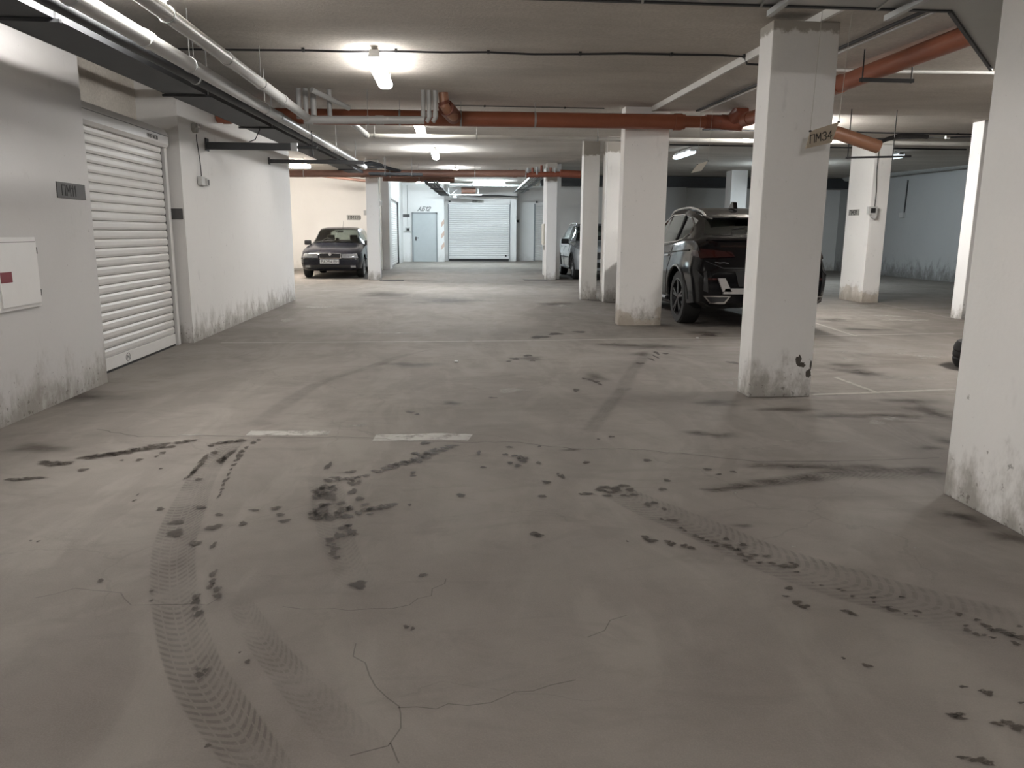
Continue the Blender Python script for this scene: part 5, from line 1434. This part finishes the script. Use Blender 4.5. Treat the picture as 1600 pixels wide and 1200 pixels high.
TRACK = {"main":[[[-1.254,4.75],[-1.128,4.836]],[[-1.428,4.612],[-1.29,4.692]],[[-1.428,4.22],[-1.29,4.374]],[[-1.374,3.766],[-1.254,4.016]],[[-1.301,3.318],[-1.151,3.484]],[[-1.234,3.041],[-1.08,3.139]],[[-1.122,2.716],[-0.971,2.793]],[[-1.011,2.448],[-0.869,2.533]],[[-0.9,2.209],[-0.778,2.333]],[[-0.808,2.036],[-0.69,2.16]],[[-0.694,1.869],[-0.589,2.006]],[[-0.575,1.712],[-0.467,1.815]],[[-0.455,1.565],[-0.354,1.641]]],"side":[[[-0.82,2.601],[-0.753,2.647]],[[-0.709,2.37],[-0.64,2.451]],[[-0.603,2.172],[-0.526,2.259]],[[-0.487,1.984],[-0.396,2.073]],[[-0.368,1.808],[-0.264,1.896]],[[-0.268,1.669],[-0.15,1.743]]],"farleft":[[[-1.419,5.081],[-1.241,5.213]],[[-1.377,5.715],[-1.17,5.861]],[[-1.253,6.522],[-1.052,6.687]],[[-0.962,7.192],[-0.732,7.394]],[[-0.621,8.059],[-0.369,8.272]],[[-0.204,8.595],[0.049,8.84]],[[0.432,9.096],[0.674,9.257]]],"right":[[[0.666,4.505],[0.859,4.583]],[[0.883,5.04],[1.072,5.14]],[[1.118,5.669],[1.315,5.798]],[[1.3,6.146],[1.524,6.298]],[[1.537,6.866],[1.755,7.024]],[[1.869,7.769],[2.15,8.016]],[[2.194,8.527],[2.471,8.722]]],"diag":[[[0.7,3.7],[0.852,3.794]],[[0.823,3.371],[1.014,3.51]],[[0.992,3.066],[1.189,3.227]],[[1.118,2.794],[1.333,2.962]],[[1.257,2.575],[1.517,2.746]],[[1.428,2.39],[1.713,2.547]],[[1.61,2.202],[1.926,2.359]],[[1.764,2.056],[2.051,2.195]]],"mid":[[[-0.799,4.047],[-0.628,4.095]],[[-0.719,3.682],[-0.546,3.739]],[[-0.634,3.333],[-0.475,3.379]],[[-0.562,3.074],[-0.42,3.12]],[[-0.467,2.79],[-0.348,2.858]],[[-0.35,2.524],[-0.256,2.591]]],"arc":[[[1.219,3.602],[1.28,3.739]],[[1.46,3.628],[1.547,3.809]],[[1.758,3.692],[1.87,3.903]],[[2.103,3.757],[2.231,4.001]],[[2.378,3.742],[2.537,4.009]],[[2.581,3.699],[2.761,3.973]]]}
LINE = {"bay line across the hall":[[-2.707,9.123],[-1.125,9.163],[0.709,9.2],[1.909,9.313],[3.574,9.422],[4.741,9.581],[6.719,9.8]],"n":[[2.921,5.949],[3.331,5.983],[3.692,6.033],[4.254,6.118]],"d1":[[5.377,11.019],[5.22,9.539]],"d2":[[8.2,14.323],[7.935,11.648]],"d3":[[3.499,6.695],[3.51,6.028]],"w1":[[-1.326,4.926],[-1.072,4.913],[-0.808,4.9]],"w2":[[-0.505,4.774],[-0.282,4.763],[-0.079,4.784],[0.104,4.744]],"crack":[[-2.332,5.057],[-1.974,4.863],[-1.665,4.879],[-1.334,4.831],[-1.049,4.801],[-0.606,4.779],[-0.277,4.671],[0.042,4.625],[0.361,4.623],[0.55,4.525],[0.734,4.431],[1.047,4.429],[1.331,4.317],[1.725,4.127],[2.17,4.103],[2.854,4.145]]}
CRACK = {"c1":[[-1.489,2.633],[-1.422,2.673],[-1.377,2.711],[-1.206,2.66],[-1.125,2.568],[-1.053,2.549],[-0.861,2.556],[-0.831,2.602]],"c2":[[-0.589,2.511],[-0.421,2.487],[-0.29,2.488],[-0.159,2.498],[-0.095,2.581],[-0.027,2.708]],"c3":[[-0.326,2.246],[-0.258,2.081],[-0.233,2.014],[-0.154,1.918],[-0.156,1.82],[-0.171,1.757],[-0.253,1.731]],"c4":[[-0.153,1.909],[-0.057,1.908],[0.084,1.917],[0.158,1.963],[0.27,1.981],[0.348,2.005]],"c5":[[0.43,2.257],[0.49,2.294],[0.53,2.355],[0.572,2.375]],"c6":[[-0.171,1.757],[-0.148,1.672]]}

# ------------------------------------------------------------------ marks on the floor (wet dirt, painted shade, prints, paint): thin layers, children of the floor
def attr_obj(name, V, F, A, mat, z, uv=None, kind=None):
    me = bpy.data.meshes.new(name)
    me.from_pydata([(x, y, z) for x, y in V], [], F)
    at = me.attributes.new('a', 'FLOAT', 'POINT')
    at.data.foreach_set('value', A)
    if uv is not None:
        ul = me.uv_layers.new(name='uv')
        for lp in me.loops:
            ul.data[lp.index].uv = uv[lp.vertex_index]
    me.materials.append(M[mat])
    o = bpy.data.objects.new(name, me)
    COL.objects.link(o)
    o.parent = floor
    if kind: o['kind'] = kind
    return o

def blobs(name, data, mat, z, soft, seed, n=14, wob=.35, grow=1.0):
    r_ = random.Random(seed)
    V, F, A = [], [], []
    for x, y, rx, ry in data:
        rx, ry = rx * grow, ry * grow
        o = len(V)
        V.append((x, y)); A.append(1.0)
        ph = [r_.uniform(0, 6.28) for _ in range(3)]
        for ring, (f, a) in enumerate(((soft, 1.0), (1.25, 0.0))):
            for i in range(n):
                t = 2 * math.pi * i / n
                w_ = 1 + wob * (math.sin(2 * t + ph[0]) * .45 + math.sin(3 * t + ph[1]) * .4 + math.sin(5 * t + ph[2]) * .25)
                V.append((x + rx * f * w_ * math.cos(t), y + ry * f * w_ * math.sin(t))); A.append(a)
        for i in range(n):
            j = (i + 1) % n
            F.append((o, o + 1 + i, o + 1 + j))
            F.append((o + 1 + i, o + 1 + n + i, o + 1 + n + j, o + 1 + j))
    return attr_obj(name, V, F, A, mat, z, kind='stuff')

blobs('grime_shade', GRIME_SHADE, 'grime_shade', .0012, .15, 1, 18, .4, 1.15)  # dirt, plus painted shade beside the large pillar and the left wall
blobs('pale_scuff', PALE, 'worn_paint', .0016, .3, 2, 16, .5, 1.0)
blobs('wet_stain', WET, 'wet', .0040, .45, 3, 14, .45, 1.2)

def track(pairs, mat, z, fade_in=.15, fade_out=.15, lvl=1.0, name='tyre_mark'):
    P = [(Vector((*a, 0)), Vector((*b, 0))) for a, b in pairs]
    mids = [(a + b) / 2 for a, b in P]
    d = [0.0]
    for a, b in zip(mids, mids[1:]): d.append(d[-1] + (b - a).length)
    n = max(8, int(d[-1] / .08))
    q = [d[-1] * i / n for i in range(n + 1)]
    co = [[pchip(d, [p[s][c] for p in P], q) for c in (0, 1)] for s in (0, 1)]
    V, F, A, U = [], [], [], []
    for i in range(n + 1):
        t = i / n
        al = min(1, t / fade_in, (1 - t) / fade_out) * lvl
        for s in range(5):
            f = s / 4
            V.append((co[0][0][i] * (1 - f) + co[1][0][i] * f, co[0][1][i] * (1 - f) + co[1][1][i] * f))
            A.append(max(0, al)); U.append((f, q[i]))
    for i in range(n):
        for s in range(4):
            F.append((i * 5 + s, i * 5 + s + 1, i * 5 + s + 6, i * 5 + s + 5))
    return attr_obj(name, V, F, A, mat, z, U)
track(TRACK['main'], 'tread', .0022, .03, .05, .85)
track(TRACK['side'], 'tread', .0023, .3, .3, .6)
track(TRACK['farleft'], 'tread_faint', .0024, .1, .35, .75)
track(TRACK['right'], 'tread_faint', .0025, .15, .2, .8)
track(TRACK['diag'], 'tread', .0026, .15, .2, .7)
track(TRACK['mid'], 'tread', .0027, .2, .3, .4)
track(TRACK['arc'], 'tread_faint', .0028, .2, .2, 1.1)

def line(pts, wd, mat, z, name='painted_line', jitter=0.0, seed=0, step=.12):
    r_ = random.Random(seed)
    Q = []
    for a, b in zip(pts, pts[1:]):
        L = math.hypot(b[0] - a[0], b[1] - a[1])
        m = max(1, int(L / step))
        for i in range(m):
            t = i / m
            Q.append((a[0] + (b[0] - a[0]) * t, a[1] + (b[1] - a[1]) * t))
    Q.append(tuple(pts[-1]))
    V, F, A = [], [], []
    for i, p in enumerate(Q):
        a, b = Q[max(0, i - 1)], Q[min(len(Q) - 1, i + 1)]
        dx, dy = b[0] - a[0], b[1] - a[1]
        l = math.hypot(dx, dy) or 1
        nx, ny = -dy / l, dx / l
        jx, jy = r_.uniform(-jitter, jitter), r_.uniform(-jitter, jitter)
        for s, al in ((-1, .25), (-.7, 1), (.7, 1), (1, .25)):
            V.append((p[0] + jx + nx * wd / 2 * s, p[1] + jy + ny * wd / 2 * s)); A.append(al)
    for i in range(len(Q) - 1):
        for s in range(3):
            F.append((i * 4 + s, i * 4 + s + 1, i * 4 + s + 5, i * 4 + s + 4))
    return attr_obj(name, V, F, A, mat, z)
lk_ = list(LINE)
line(LINE[lk_[0]], .05, 'thin_paint', .0030)
line(LINE['w1'], .15, 'white_strip', .0018)
line(LINE['w2'], .21, 'white_strip', .0019)
line(LINE['n'], .075, 'line_paint', .0031)
line(LINE['d1'], .07, 'line_paint', .0032)
line(LINE['d2'], .05, 'line_paint', .0033)
line(LINE['d3'], .06, 'line_paint', .0034)
M['crack'] = decal('dark crack line', (0.06, 0.05, 0.043), 0.38, 6.0, .25, .65)  # dark line colour of the floor cracks
line(LINE['crack'], .012, 'crack', .0035, 'floor_crack', .012, 5, .05)
for i, c in enumerate(CRACK.values()):
    line(c, .005, 'crack', .0036 + i * .0001, 'floor_crack', .012, i, .045)

# small litter
for (x, y, l) in ((3.05, 9.35, 'white crumb on the floor near the damp-stained pillar'), (.03, 7.65, 'tiny white paper scrap in the middle of the aisle')):
    tag(MB().box(x - .02, x + .015, y - .015, y + .015, .0045, .02, .004).build('crumb', M['pvc_white']), l, 'litter')
